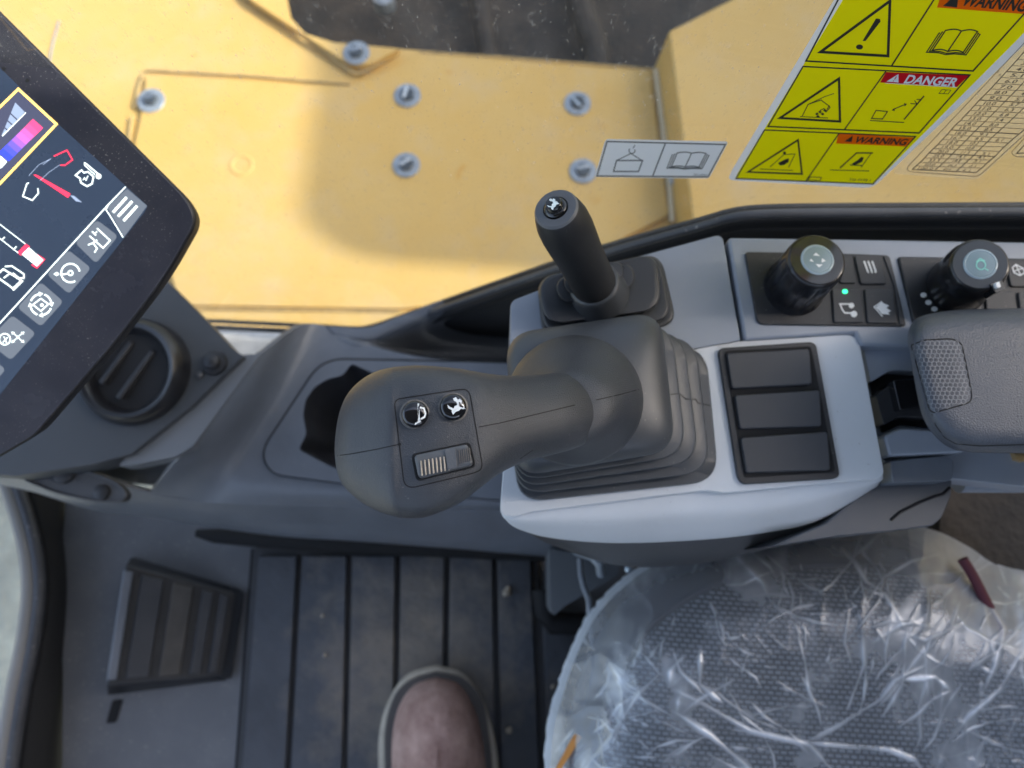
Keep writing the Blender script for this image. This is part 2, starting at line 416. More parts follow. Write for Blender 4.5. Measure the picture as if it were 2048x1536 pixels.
def fabric_mat():
    m = bpy.data.materials.new('dotted_seat_fabric'); m.use_nodes = True; t = m.node_tree; n = t.nodes; L = t.links
    p = n['Principled BSDF']; tc = n.new('ShaderNodeTexCoord')
    b = n.new('ShaderNodeTexBrick'); b.inputs['Scale'].default_value = 1; b.offset = .5
    b.inputs['Brick Width'].default_value = .0056; b.inputs['Row Height'].default_value = .0036
    b.inputs['Mortar Size'].default_value = .00115; b.inputs['Mortar Smooth'].default_value = .6
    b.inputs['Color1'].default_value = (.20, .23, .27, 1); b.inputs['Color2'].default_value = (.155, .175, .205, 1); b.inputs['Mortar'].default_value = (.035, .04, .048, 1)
    L.new(tc.outputs['Object'], b.inputs['Vector']); L.new(b.outputs['Color'], p.inputs['Base Color']); p.inputs['Roughness'].default_value = .85
    bp = n.new('ShaderNodeBump'); bp.inputs['Distance'].default_value = .001; bp.invert = True; L.new(b.outputs['Fac'], bp.inputs['Height']); L.new(bp.outputs[0], p.inputs['Normal'])
    return m
M_FABRIC = fabric_mat()
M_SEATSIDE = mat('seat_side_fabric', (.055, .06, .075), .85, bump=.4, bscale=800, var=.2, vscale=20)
M_REDTHREAD = mat('dark_red_trim', (.09, .018, .028), .7, var=.2)

def screen_mat(name, col, e=.5):
    return mat(name, tuple(c*.15 for c in col), .22, emit=col, estr=e, var=.02)
M_MON = mat('monitor_gloss_bezel', (.030, .031, .042), .24, var=.10, vscale=30, bump=.05, bscale=900)
M_SCR = mat('screen_dark_blue', (.02, .03, .05), .25, emit=(.008, .012, .020), estr=1., var=.1, vscale=12)
M_SW = screen_mat('screen_white', (.62, .72, .70), .75)
M_SG = screen_mat('screen_gold', (.80, .50, .12), .85)
M_SGR = screen_mat('screen_grey', (.16, .20, .28), .8)
M_SB = screen_mat('screen_button', (.085, .10, .125), .6)
M_SR = screen_mat('screen_red', (.75, .03, .07), .8)

for m_, sc_, th_, am_ in ((M_MON, 900, .66, .45), (M_GRIP, 700, .70, .35), (M_KEY, 700, .68, .4), (M_BLACK, 700, .68, .35), (M_TRAY, 500, .70, .35), (M_PANEL, 500, .71, .4), (M_BEZEL, 420, .73, .0), (M_RUB, 600, .70, .3), (M_PLAST, 500, .69, .35), (M_FLOOR, 260, .66, .5), (M_LEVER, 700, .70, .3), (M_SEAL, 300, .66, .5), (M_SEAL2, 300, .66, .5)):
    dust_on(m_, sc_, th_, (.45, .42, .38), am_)
dust_on(M_BEZEL, 420, .71, (.22, .20, .18), .5)
# ================================================================== THE SETTING
ZD = -1.15                                # machine deck outside the window
bm = bmesh.new(); s = 60
vs = [bm.verts.new((x*s, y*s, -2.3)) for x, y in ((-1, -1), (1, -1), (1, 1), (-1, 1))]; bm.faces.new(vs)
M_GROUND = mat('gravel_ground', (.16, .17, .15), .9, bump=.5, bscale=40, col2=(.34, .36, .30), vscale=5)
tag(mk('ground', bm, M_GROUND), kind='structure')
# cab floor: one panel under everything, stopping at the door sill on the left
prism('floor', [(132, 985), (118, 1150), (124, 1350), (122, 1700), (150, 2600), (2900, 2600), (2900, 900), (1900, 930), (1400, 1000), (900, 1030), (390, 985)],
      M_FLOOR, None, z=-.885, h=.02, bevel=.002)['kind'] = 'structure'

# ================================================================== YELLOW MACHINE DECK
deck = thing('machine_deck', 'pale yellow steel deck plate with six bolts seen through the side window', 'machine deck', pz(800, 400, ZD))
prism('deck_panel', [(-700, -500), (500, -500), (562, -30), (575, 30), (612, 68), (668, 86), (812, 98), (1308, 136), (1346, 455), (1346, 620), (800, 800), (-900, 800)], M_YPAINT, deck, z=ZD, h=.05, bevel=.0015)
# a second plate welded on top, the line across the middle
prism('cover_plate', rp([(292, 150), (590, 168), (704, 172), (800, 130), (840, 107), (1300, 143), (1338, 430), (1000, 600), (800, 617), (378, 610), (352, 585), (268, 290), (282, 225)], 10), M_YPAINT, deck, z=ZD+.009, h=.009, bevel=.002)
prism('lower_flange', [(376, 621), (800, 626), (1100, 560), (1345, 470), (1345, 640), (800, 780), (376, 780)], M_YPAINT, deck, z=ZD+.015, h=.015, bevel=.002)
prism('corner_bracket', rp([(455, -60), (500, -2), (716, 140), (800, 97), (668, 85), (606, 66), (578, 30), (560, -60)], [0, 6, 40, 6, 0, 0, 0, 0], 8), M_YPAINT, deck, z=ZD+.020, h=.014, bevel=.002)
M_GRIME = mat('tan_sealant_grime', (.50, .37, .16), .7, var=.3, vscale=60)
for P in ([(292, 140), (400, 146), (520, 153), (600, 160), (700, 168)], [(286, 148), (276, 180), (268, 215)], [(264, 232), (260, 262), (257, 300)], [(378, 617), (560, 620), (800, 623)], [(840, 104), (1000, 114), (1306, 138)]):
    tube('sealant_bead', crom([pz(u, v, ZD+.0055) for u, v in P], 16), .0022 if P[0][0] != 840 else .0016, M_GRIME, deck, n=8)
tube('sealant_bead', crom([pz(u, v, ZD+.0095) for u, v in ((470, -20), (560, 40), (690, 134), (716, 146), (742, 136), (800, 100))], 30), .0028, M_GRIME, deck, n=8)
# raised weld ring
c = pz(483, 330, ZD+.0092); R = []
for i in range(40):
    a = 2*pi*i/40
    R.append([c+V((cos(a), sin(a), 0))*(.0165+.0035*cos(b)) + V((0, 0, .0014*sin(b))) for b in [2*pi*k/8 for k in range(8)]])
R.append(R[0]); rings('weld_ring', R, M_YPAINT, deck, cap0=False, cap1=False)
bm = bmesh.new()
for (u, v) in ((112, 45), (100, 118)): pass
tube('weld_seam', [pz(118, 42, ZD+.001), pz(106, 85, ZD+.001), pz(98, 128, ZD+.001)], .0016, M_BOLT, deck)
M_HEX = mat('dark_zinc_hex', (.07, .09, .11), .4, metal=.4, var=.3, vscale=80)
def bolt(u, v, z, slot, hx=0):
    w = .0225; c = pz(u, v, z)
    b = lathe('bolt', c, (0, 0, 1), [(0, w), (.002, w), (.003, w*.96), (.0034, w*.62)], M_BOLT, deck, n=32)
    bm = bmesh.new(); a0 = hx
    vt = []; vb = []
    for i in range(6):
        a = a0+i*pi/3; vt.append(bm.verts.new(c+V((cos(a)*.0125, sin(a)*.0125, .0085)))); vb.append(bm.verts.new(c+V((cos(a)*.0128, sin(a)*.0128, .003))))
    bm.faces.new(vt); bm.faces.new(vb[::-1])
    for i in range(6): bm.faces.new((vt[i], vb[i], vb[(i+1) % 6], vt[(i+1) % 6]))
    mk('bolt_head', bm, M_HEX, b, bevel=.0012)
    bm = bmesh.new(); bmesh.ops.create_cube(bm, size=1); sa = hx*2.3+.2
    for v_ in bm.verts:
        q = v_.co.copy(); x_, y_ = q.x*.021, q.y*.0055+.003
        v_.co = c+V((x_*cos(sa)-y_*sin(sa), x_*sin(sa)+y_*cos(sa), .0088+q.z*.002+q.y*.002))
    mk('bolt_glint', bm, M_STEEL, b, bevel=.0008)  # bright bar on the head stands in for its glint
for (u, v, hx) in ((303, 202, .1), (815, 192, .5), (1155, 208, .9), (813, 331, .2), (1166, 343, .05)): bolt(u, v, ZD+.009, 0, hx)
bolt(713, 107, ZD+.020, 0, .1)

# side box that rises to the right
box = thing('machine_side_box', 'raised orange-yellow steel box beside the deck, behind the decals', 'machine box', pz(1700, 300, -1.05))
bm = bmesh.new()
top = [(1338, 62, -1.07), (1386, 445, -1.07), (1386, 600, -1.07), (3000, 600, -1.07), (3000, -700, -1.07), (1840, -260, -1.07), (1478, -8, -1.07)]
bot = [(1309, 134, -1.16), (1345, 447, -1.16), (1345, 620, -1.16), (3000, 640, -1.16), (3000, -650, -1.3), (1840, -200, -1.5), (1478, 8, -1.5)]
vt = [bm.verts.new(W3(p)) for p in top]; vb = [bm.verts.new(W3(p)) for p in bot]; bm.faces.new(vt)
for i in range(7): bm.faces.new((vt[i], vb[i], vb[(i+1) % 7], vt[(i+1) % 7]))
mk('box_shell', bm, M_YPAINT, box, bevel=.004)
tube('weld_bead', [pz(1312, 140, ZD+.008), pz(1326, 250, ZD+.008), pz(1338, 350, ZD+.008), pz(1346, 445, ZD+.008)], .005, mat('weld_highlight', (.66, .55, .36), .5), box)  # weld highlight put into a paler colour than the deck paint
lathe('drain_plug', pz(1349, 366, ZD+.006), (0, 0, 1), [(0, .012), (.01, .010), (.012, .004)], M_BOLT, box, n=6)
# the dark well between them
well = thing('swing_frame_well', 'dark dirty opening in the machine frame above the yellow deck', 'machine opening', pz(1000, 30, -1.4))
prism('well_floor', [(300, -900), (300, 150), (1600, 260), (1800, -900)], M_DIRT, well, z=-1.42, h=.04)
prism('deck_edge_wall', [(575, 30, ZD-.05), (612, 68, ZD-.05), (668, 86, ZD-.05), (812, 98, ZD-.05), (1308, 136, ZD-.05), (1308, 150, ZD-.05), (812, 112, ZD-.05), (620, 90, ZD-.05), (560, 40, ZD-.05)], M_DIRT, well, h=.25)
lathe('pipe_end', pz(770, 12, -1.37), (0, 0, 1), [(0, .022), (.03, .022), (.032, .014)], M_BOLT, well, n=24)
tube('hose', [pz(900, -160, -1.36), pz(960, 10, -1.37), pz(975, 100, -1.38), pz(990, 180, -1.38)], .02, M_DIRT, well)
tube('hose', [pz(1180, -160, -1.34), pz(1160, 10, -1.36), pz(1190, 90, -1.38), pz(1200, 180, -1.38)], .028, M_DIRT, well)

# unseen hood block behind the cab, added and sized to cast the deck shadow
hood = thing('hood_caster', 'unseen yellow hood block behind the cab, added to shade the deck', 'shadow caster', (1.3, .8, -1.0))
bm = bmesh.new(); bmesh.ops.create_cube(bm, size=1)
for v in bm.verts: v.co = V((v.co.x*1.0+CASTERX, v.co.y*1.35+.47+.675, v.co.z*(CASTERZ+1.6)+(CASTERZ-1.6)/2)) if True else v.co
mk('hood_caster_shell', bm, M_YPAINT, hood, bevel=.10, seg=8)
# rear wall of the cab, behind the seat, out of the picture
rear = thing('cab_rear_wall', 'dark grey rear wall of the cab behind the seat', 'cab wall', (1.1, -.3, -.9))
bm = bmesh.new(); bmesh.ops.create_cube(bm, size=1)
for v in bm.verts: v.co = V((v.co.x*.05+1.1, v.co.y*1.36-.44, v.co.z*(REARZ+1.0)+(REARZ-1.0)/2))
mk('wall_panel', bm, M_FLOOR, rear, bevel=.02)

# roof and left door of the cab, out of the picture
roof = thing('cab_roof', 'dark cab roof panel over the seat with an open hatch towards the window', 'cab roof', (0, -.6, .8))
bm = bmesh.new(); bmesh.ops.create_cube(bm, size=1)
for v in bm.verts: v.co = V((v.co.x*2.1+.05, v.co.y*ROOFW-1.1+ROOFW/2, v.co.z*.05+.80))
mk('roof_panel', bm, M_FLOOR, roof, bevel=.02)
door = thing('cab_door', 'dark lower panel of the left cab door', 'cab door', (0, -1.1, -.9))
bm = bmesh.new(); bmesh.ops.create_cube(bm, size=1)
for v in bm.verts: v.co = V((v.co.x*2.1+.05, v.co.y*.05-1.12, v.co.z*1.05-.42))
mk('door_panel', bm, M_FLOOR, door, bevel=.02)

# ================================================================== THE SIDE WINDOW
win = thing('cab_side_window', 'dusty side window pane with black rubber seal along the console', 'window', (0, YG, -.5))
G = [(-200, 655), (200, 645), (385, 641), (500, 645), (640, 652), (712, 656), (750, 650), (800, 633), (900, 598), (1020, 556), (1200, 496), (1400, 440), (1455, 424), (1510, 416), (1620, 413), (1800, 412), (2060, 411), (2300, 411), (2700, 411)]
g3 = crom([py(u, v+6, YG+.004) for u, v in G], 90)
bm = bmesh.new(); lo = [bm.verts.new(p) for p in g3]; hi = [bm.verts.new(V((p.x, YG+.004, .35))) for p in g3]
bm.faces.new(lo+hi[::-1]); 
mk('glass_pane', bm, M_GLASS, win)
tube('outer_seal', crom([py(u, v+1, YG+.010) for u, v in G], 90), .0026, M_SEAL, win)
tube('inner_seal', crom([py(u, v+13, YG-.001) for u, v in G], 90), .0030, M_SEAL2, win)
tube('frame_gap_shade', crom([py(u, v+26, YG+.002) for u, v in G], 90), .0056, M_GAP, win)  # black tube gives the shade of the gap between seal and panel
wl = crom([py(u, v+22, YG+.012) for u, v in G], 60)
bm = bmesh.new(); a = [bm.verts.new(p) for p in wl]; b = [bm.verts.new(p-V((0, 0, .5))) for p in wl]
for i in range(len(a)-1): bm.faces.new((a[i], a[i+1], b[i+1], b[i]))
tag(mk('cab_side_wall', bm, M_GAP, None, solid=.01), 'black inner side panel of the cab below the window seal', 'cab wall')

# ------------------------------------------------------------------ decals on the glass
def glass(u, v): return py(u, v, YG-.0005)
def decal(name, label, cat, pts, r, material):
    t = thing(name, label, cat, glass(*pts[0]))
    bm = bmesh.new(); P = rp(pts, r, 5)
    f = [bm.verts.new(glass(*p)) for p in P]; bm.faces.new(f)
    o = mk('backing', bm, material, t)
    return t
def alert_tri(d, A, B, C, w):
    d.line([A, B, C], w, True)
# --- white load decal
t = decal('lifting_decal', 'small white decal with a hook-and-load symbol and an open book', 'decal', [(1211, 278), (1457, 283), (1418, 357), (1190, 354)], 7, M_SIL)
d = Draw(glass, 5e-4)
d.poly([(1216, 284), (1449, 290), (1415, 352), (1196, 350)])
d.done('face', mat('decal_white', (.60, .65, .74), .45, var=.04, vscale=30), t); decal_mat('decal_white', (.95, .98, 1), .85)
d = Draw(glass, 7e-4)
d.line([(1214, 283), (1451, 289), (1416, 354), (1194, 352)], 2.6, True); d.line([(1331, 286), (1305, 353)], 2.6)
d.line([(1233, 321), (1285, 321), (1277, 343), (1227, 343)], 2.4, True); d.line([(1233, 321), (1262, 307), (1284, 321)], 1.7)
d.ring((1264, 301), 6, 1.8, -20, 220, 12); d.line([(1266, 297), (1270, 290)], 1.6)
def book(d, TL, TR, BR, BL, w, pages=2):
    def q(x, y):
        return (TL[0]*(1-x)*(1-y)+TR[0]*x*(1-y)+BR[0]*x*y+BL[0]*(1-x)*y, TL[1]*(1-x)*(1-y)+TR[1]*x*(1-y)+BR[1]*x*y+BL[1]*(1-x)*y)
    tp = [q(x, .05*cos(x*4*pi)*0 + .07*(1-abs(sin(x*2*pi)))) for x in [i/16 for i in range(17)]]
    bt = [q(x, 1+.07*(1-abs(sin(x*2*pi)))-.05) for x in [i/16 for i in range(17)]]
    d.line(tp+bt[::-1], w, True); d.line([tp[8], bt[8]], w)
    for k in range(1, pages+1):
        e = .07*k
        d.line([q(-e+.03, .10+.05*k), q(-e, .10+.05*k), q(-e, 1+.06*k), q(.25, .99+.06*k), q(.5, 1.05+.06*k), q(.75, .99+.06*k), q(1+e, 1+.06*k), q(1+e, .10+.05*k), q(1+e-.03, .10+.05*k)], w*.9)
book(d, (1355, 304), (1413, 305), (1398, 334), (1343, 333), 2.0)
d.text('366-0287', (1386, 351), (28, 1), (1.4, -4))
d.done('symbols', M_SILIN, t)

# --- big yellow warning decal
t = decal('warning_decal', 'large yellow warning decal with triangles and orange and red header bars', 'decal', [(1705, -62), (2150, -45), (2120, 0), (2046, 92), (1752, 370), (1736, 376), (1455, 360), (1463, 342)], [0, 0, 0, 0, 18, 10, 14, 10], M_SIL)
d = Draw(glass, 5e-4)
d.poly([(1722, -60), (2140, -42), (2042, 72), (1746, 369), (1470, 358), (1476, 345)]); d.done('yellow_face', M_YEL, t)
d = Draw(glass, 7e-4)
d.poly([(1888, -30), (2140, -22), (2064, 30), (2045, 28), (1874, 15)]); d.done('orange_header', M_ORG, t)
d = Draw(glass, 7e-4); d.poly([(1677, 267), (1829, 275), (1811, 293), (1672, 287)]); d.done('orange_header', M_ORG, t)
d = Draw(glass, 7e-4)
d.poly([(1772, 144), (1938, 151), (1914, 174), (1760, 165)]); d.done('red_header', M_RED, t)
d = Draw(glass, 9e-4)
# cell frames
d.line([(1697, -40), (1612, 122), (1946, 142), (2048, 28), (2110, -40)], 3.2)
d.line([(1893, -40), (1783, 132)], 3.2)
d.line([(1606, 133), (1940, 150), (1838, 266), (1536, 253)], 2.8, True); d.line([(1772, 142), (1689, 259)], 2.6)
d.line([(1529, 260), (1831, 273), (1746, 368), (1472, 357)], 2.5, True); d.line([(1678, 267), (1612, 362)], 2.4)
# alert triangles
d.line([(1780, 2), (1776, 112), (1641, 104)], 5.5, True)
d.poly([(1752, 37), (1760, 38), (1761, 43), (1731, 82), (1725, 82)]); d.circ((1719, 94), 7, 5)
d.line([(1678, 157), (1680, 243), (1560, 236)], 4.6, True)
d.line([(1596, 280), (1604, 348), (1496, 344)], 3.6, True)
# open book
book(d, (1893, 58), (1957, 60), (1927, 104), (1865, 100), 2.6)
book(d, (1884, 179), (1902, 180), (1896, 188), (1878, 187), 1.2, 0)
# power line and crane pictograms
d.line([(1604, 233), (1616, 209), (1642, 200), (1658, 212), (1654, 219)], 1.8); d.line([(1600, 233), (1656, 236)], 1.4)
d.line([(1616, 209), (1650, 193), (1668, 187)], 1.5); d.line([(1640, 221), (1648, 217), (1652, 224), (1660, 215), (1657, 210)], 1.7)
for x, y in ((1634, 228), (1640, 224), (1645, 228), (1650, 221), (1636, 233)): d.poly([(x, y-3), (x+4, y), (x, y+3), (x-4, y)])
d.line([(1752, 221), (1775, 223), (1765, 238), (1743, 237)], 2.0, True); d.line([(1740, 241), (1808, 245)], 1.8)
d.line([(1808, 239), (1848, 192)], 2.8); d.line([(1821, 207), (1834, 208), (1829, 201)], 1.8); d.line([(1833, 199), (1842, 199)], 1.8)
d.line([(1786, 219), (1810, 209)], 2); d.poly([(1814, 208), (1808, 206), (1809, 213)]); d.poly([(1783, 221), (1789, 216), (1790, 222)])
# seated operator pictograms
d.poly([(1556, 326), (1572, 318), (1578, 317), (1577, 324), (1568, 330), (1560, 331)]); d.line([(1540, 334), (1568, 309), (1590, 308), (1577, 335)], 1.4); d.line([(1520, 338), (1586, 341)], 1.4); d.circ((1569, 306), 3)
d.poly([(1703, 328), (1716, 320), (1722, 314), (1728, 315), (1724, 324), (1710, 330)]); d.line([(1680, 336), (1713, 306), (1746, 306)], 2.6); d.line([(1742, 307), (1722, 335)], 1.5); d.line([(1660, 340), (1738, 342)], 1.6); d.line([(1700, 330), (1724, 331)], 2)
d.text('366-0698-1', (1698, 361), (42, 2), (2, -5)); d.line([(1620, 354), (1643, 355), (1640, 361), (1616, 360)], 1.4, True)
# header text
d.poly([(1918, -16), (1914, 15), (1886, 12)]); d.text('WARNING', (1920, 10), (128, 13), (15, -23), bold=.035)
d.poly([(1706, 271), (1703, 284), (1689, 283)]); d.text('WARNING', (1706, 285), (104, 5), (9, -12), bold=.03)
d.done('black_symbols', M_INK, t)
d = Draw(glass, 9e-4)
d.poly([(1797, 148), (1797, 165), (1773, 163)]); d.text('DANGER', (1807, 166), (103, 7), (11, -17), bold=.03)
d.line([(1770, 166), (1914, 174.5)], 1)
d.done('white_lettering', M_WHITE, t)
d = Draw(glass, 12e-4)
d.line([(1910, -4), (1906, 6)], 2); d.circ((1904, 10), 1.3)
d.done('orange_mark', M_ORG, t)
d = Draw(glass, 12e-4)
d.line([(1793, 153), (1789, 159)], 1.6); d.circ((1787, 162), 1.0)
d.done('red_mark', M_RED, t)

# --- clear load chart
M_CHINK = mat('chart_ink', (.16, .11, .07), .6)
def clear_mat():
    m = bpy.data.materials.new('clear_milky_vinyl'); m.use_nodes = True; n = m.node_tree.nodes; L = m.node_tree.links
    n.remove(n['Principled BSDF']); tr = n.new('ShaderNodeBsdfTransparent'); di = n.new('ShaderNodeBsdfDiffuse'); di.inputs[0].default_value = (.75, .74, .66, 1)
    tl = n.new('ShaderNodeBsdfTranslucent'); tl.inputs[0].default_value = (.85, .84, .76, 1); a = n.new('ShaderNodeMixShader'); a.inputs[0].default_value = .6
    L.new(di.outputs[0], a.inputs[1]); L.new(tl.outputs[0], a.inputs[2])
    mx = n.new('ShaderNodeMixShader'); mx.inputs[0].default_value = .16
    L.new(tr.outputs[0], mx.inputs[1]); L.new(a.outputs[0], mx.inputs[2]); L.new(mx.outputs[0], n['Material Output'].inputs[0]); return m
M_CLEAR = clear_mat()
t = decal('load_chart_decal', 'clear load chart decal printed with a table of numbers', 'decal', [(2110, -10), (2500, 0), (2500, 60), (2210, 120), (1960, 356), (1950, 359), (1786, 348), (1790, 336)], [0, 0, 0, 0, 14, 10, 14, 10], M_CLEAR)
d = Draw(glass, 6e-4)
d.line(rp([(2120, 10), (1813, 336), (1817, 343), (1950, 353), (1960, 350), (2180, 150), (2300, 60)], [0, 8, 8, 8, 8, 0, 0], 3), 1.3)
rows = [(0, 2120, 60), (1, 2094, 84)]
# left ends of the row lines, from the bottom upwards, and their right ends
LE = [(1824, 339), (1832, 332), (1840, 325), (1849, 316), (1858, 306), (1867, 297), (1876, 289), (1885, 279), (1894, 269.5), (1902, 260), (1911, 250), (1921, 241), (1930, 231), (1940, 221), (1949, 211), (1959, 200), (1970, 189), (1981, 178), (1991, 167), (2002, 155), (2013, 143), (2024, 131), (2035, 119), (2046, 106), (2058, 93), (2070, 80)]
RE = [(1952, 345), (1964, 336), (1973, 327), (1981, 320), (1990, 313), (1999, 303), (2008, 294), (2017, 286), (2027, 277), (2038, 268), (2050, 258), (2061, 248), (2072, 238), (2083, 228), (2094, 218), (2105, 208), (2116, 197), (2127, 186), (2138, 175), (2149, 164), (2160, 153), (2171, 141), (2182, 129), (2193, 117), (2204, 104), (2216, 91)]
for i, (a, b) in enumerate(zip(LE, RE)): d.line([a, b], 1.9 if i in (0, 4, 9, 15, 20, 25) else 1.1)
for f, w in ((0, 1.9), (.35, 1.6), (.68, 1.6), (1, 1.9)):
    d.line([(a[0]+(b[0]-a[0])*f, a[1]+(b[1]-a[1])*f) for a, b in zip(LE, RE)], w)
N1 = ['100.0', '50.0', '33.3', '25.0', '20.0', '19.0', '18.0', '16.7', '16.0', '15.0', '14.0', '13.0', '12.0', '11.0', '10.0', '9.0', '8.0', '7.0', '6.0', '5.1', '4.0', '3.0', '2.0', '1.5', '1.0']
N2 = ['45.0', '26.3', '18.8', '14.1', '11.3', '10.8', '10.2', '9.5', '9.1', '8.5', '8.0', '7.4', '6.8', '6.3', '5.7', '5.1', '4.5', '', '', '', '', '', '', '', '']
N3 = ['1.1', '2.1', '3.1', '4.1', '5.1', '', '', '6.1'] + ['']*17
for i in range(25):
    a, b, a2, b2 = LE[i], RE[i], LE[i+1], RE[i+1]
    for s_, f0, f1 in ((N1[i], .07, .30), (N2[i], .43, .62), (N3[i], .75, .92)):
        if not s_: continue
        if len(s_) < 5: f0 += .03; f1 -= .04
        o = (a[0]+(b[0]-a[0])*f0+(a2[0]-a[0])*.2, a[1]+(b[1]-a[1])*f0+(a2[1]-a[1])*.2)
        ex = ((b[0]-a[0])*(f1-f0), (b[1]-a[1])*(f1-f0)); ey = ((a2[0]-a[0])*.62, (a2[1]-a[1])*.62)
        d.text(s_, o, ex, ey, bold=.012)
d.line([(1994, 146), (1999, 142)], 1); d.text('R', (1996, 152), (5, 1), (4, -5))
d.done('printed_table', M_CHINK, t)
t = decal('second_chart_decal', 'corner of a second clear chart decal right of the number table', 'decal', [(2060, 268), (2500, 268), (2500, 330), (2032, 314), (2022, 308)], [8, 0, 0, 6, 8], M_CLEAR)
d = Draw(glass, 6e-4); d.line([(2300, 290), (2033, 307), (2060, 277), (2300, 250)], 2.0); d.line(rp([(2300, 322), (2030, 313), (2022, 305), (2054, 271), (2300, 240)], [0, 5, 5, 3, 0], 3), 1.2)
d.done('printed_border', M_CHINK, t)
# ================================================================== LEFT: PALE PLATE, PILLAR, CONSOLE
t = prism('pale_mounting_plate', [(410, 655), (585, 657), (620, 668), (540, 740), (440, 740)], M_PALE, None, z=-.80, h=.02, bevel=.003)
tag(t, 'pale grey metal plate in the gap between the pillar and the console', 'metal plate')

con = thing('side_console', 'grey moulded side console with a cup holder below the window', 'console', pz(700, 900, -.8))
HOLE = [(606, 830), (611, 800), (629, 774), (655, 758), (685, 751), (703, 727), (745, 746), (800, 768), (838, 805), (850, 850), (830, 900), (795, 938), (750, 950), (702, 937), (690, 944), (655, 930), (597, 899), (613, 868)]
cut1 = lambda c: inpoly(*proj(c), [(560+(x-560)*1.0, y) for x, y in [(672, 724), (870, 735), (870, 958), (700, 958), (586, 912), (580, 880), (596, 806), (622, 766)]])
POCK = [(735, 690), (800, 650), (880, 618), (960, 608), (1060, 606), (1060, 722), (900, 716), (800, 706)]
cut2 = lambda c: inpoly(*proj(c), POCK)
shell('console_tray', [
    [(520, 708, -.650), (455, 800, -.650), (385, 891, -.652), (345, 930, -.662), (300, 985, -.70)],
    [(556, 682, -.660), (492, 800, -.664), (428, 890, -.672), (392, 940, -.685), (350, 996, -.71)],
    [(603, 650, -.688), (548, 780, -.692), (490, 880, -.695), (450, 950, -.700), (410, 1003, -.715)],
    [(650, 652, -.700), (590, 790, -.700), (535, 880, -.700), (505, 962, -.703), (480, 1008, -.715)],
    [(735, 690, -.700), (725, 790, -.700), (715, 880, -.700), (710, 978, -.703), (710, 1012, -.715)],
    [(880, 719, -.700), (870, 790, -.700), (865, 880, -.700), (865, 990, -.703), (865, 1018, -.715)],
    [(1080, 727, -.700), (1085, 790, -.700), (1090, 880, -.700), (1090, 1000, -.703), (1090, 1024, -.715)],
    [(1300, 730, -.700), (1300, 790, -.700), (1300, 880, -.700), (1300, 1005, -.703), (1300, 1030, -.715)]],
    M_TRAY, con, nu=130, nv=240, cut=cut1)
shell('console_front', [
    [(-60, 925, -.67), (60, 938, -.67), (180, 950, -.675), (300, 985, -.70), (410, 1003, -.715), (560, 1009, -.715), (710, 1012, -.715), (900, 1019, -.715), (1100, 1024, -.715), (1300, 1030, -.715)],
    [(-60, 945, -.68), (60, 962, -.685), (180, 992, -.70), (300, 1015, -.72), (410, 1030, -.735), (560, 1040, -.74), (710, 1048, -.74), (900, 1060, -.74), (1100, 1075, -.74), (1300, 1080, -.74)],
    [(-60, 958, -.70), (60, 982, -.71), (180, 1018, -.73), (300, 1034, -.75), (410, 1052, -.765), (560, 1072, -.77), (710, 1082, -.77), (900, 1096, -.77), (1100, 1112, -.77), (1300, 1118, -.77)],
    [(-60, 950, -.74), (60, 975, -.75), (180, 1012, -.77), (300, 1030, -.79), (410, 1046, -.80), (560, 1062, -.81), (710, 1070, -.81), (900, 1086, -.81), (1100, 1100, -.81), (1300, 1105, -.81)]],
    M_TRAY, con, nu=70, nv=24)
shell('storage_pocket', [
    [(650, 652, -.700), (735, 655, -.699), (800, 632, -.697), (880, 604, -.693), (960, 576, -.69), (1070, 540, -.69)],
    [(660, 662, -.700), (735, 675, -.700), (800, 657, -.702), (880, 630, -.704), (960, 618, -.706), (1070, 610, -.706)],
    [(668, 672, -.701), (740, 683, -.705), (815, 676, -.735), (890, 656, -.75), (965, 650, -.76), (1070, 648, -.76)],
    [(676, 680, -.701), (742, 688, -.703), (818, 706, -.77), (893, 716, -.78), (968, 724, -.78), (1070, 727, -.78)],
    [(684, 700, -.7025), (745, 702, -.7025), (815, 716, -.7025), (893, 727, -.7025), (968, 732, -.7025), (1070, 735, -.7025)]], M_TRAY, con, nu=30, nv=40)
# insert with the cup hole
bm = bmesh.new()
outer = rp([(645, 719), (800, 722), (1080, 728), (1080, 1008), (700, 967), (545, 947), (522, 905)], [45, 0, 0, 0, 0, 22, 34], 6)
zt = -.6965
vo = [bm.verts.new(pz(u, v, zt)) for u, v in outer]; vi = [bm.verts.new(pz(u, v, zt)) for u, v in rp(HOLE, 8, 3)]
eo = [bm.edges.new((vo[i], vo[(i+1) % len(vo)])) for i in range(len(vo))]; ei = [bm.edges.new((vi[i], vi[(i+1) % len(vi)])) for i in range(len(vi))]
bmesh.ops.triangle_fill(bm, use_beauty=True, edges=eo+ei)
for f in bm.faces:
    if f.normal.z < 0: f.normal_flip()
vl = [bm.verts.new(v.co+V((0, 0, -.0035))+(v.co-pz(760, 850, zt)).normalized()*.001) for v in vo]
for i in range(len(vo)): bm.faces.new((vo[i], vo[(i+1) % len(vo)], vl[(i+1) % len(vo)], vl[i]))
ins = mk('console_insert', bm, M_TRAY, con, ang=30)
d = Draw(lambda u, v: pz(u, v, -.6995), 3e-4); d.line(outer, 7, True); d.done('insert_gap', M_GAP, con)
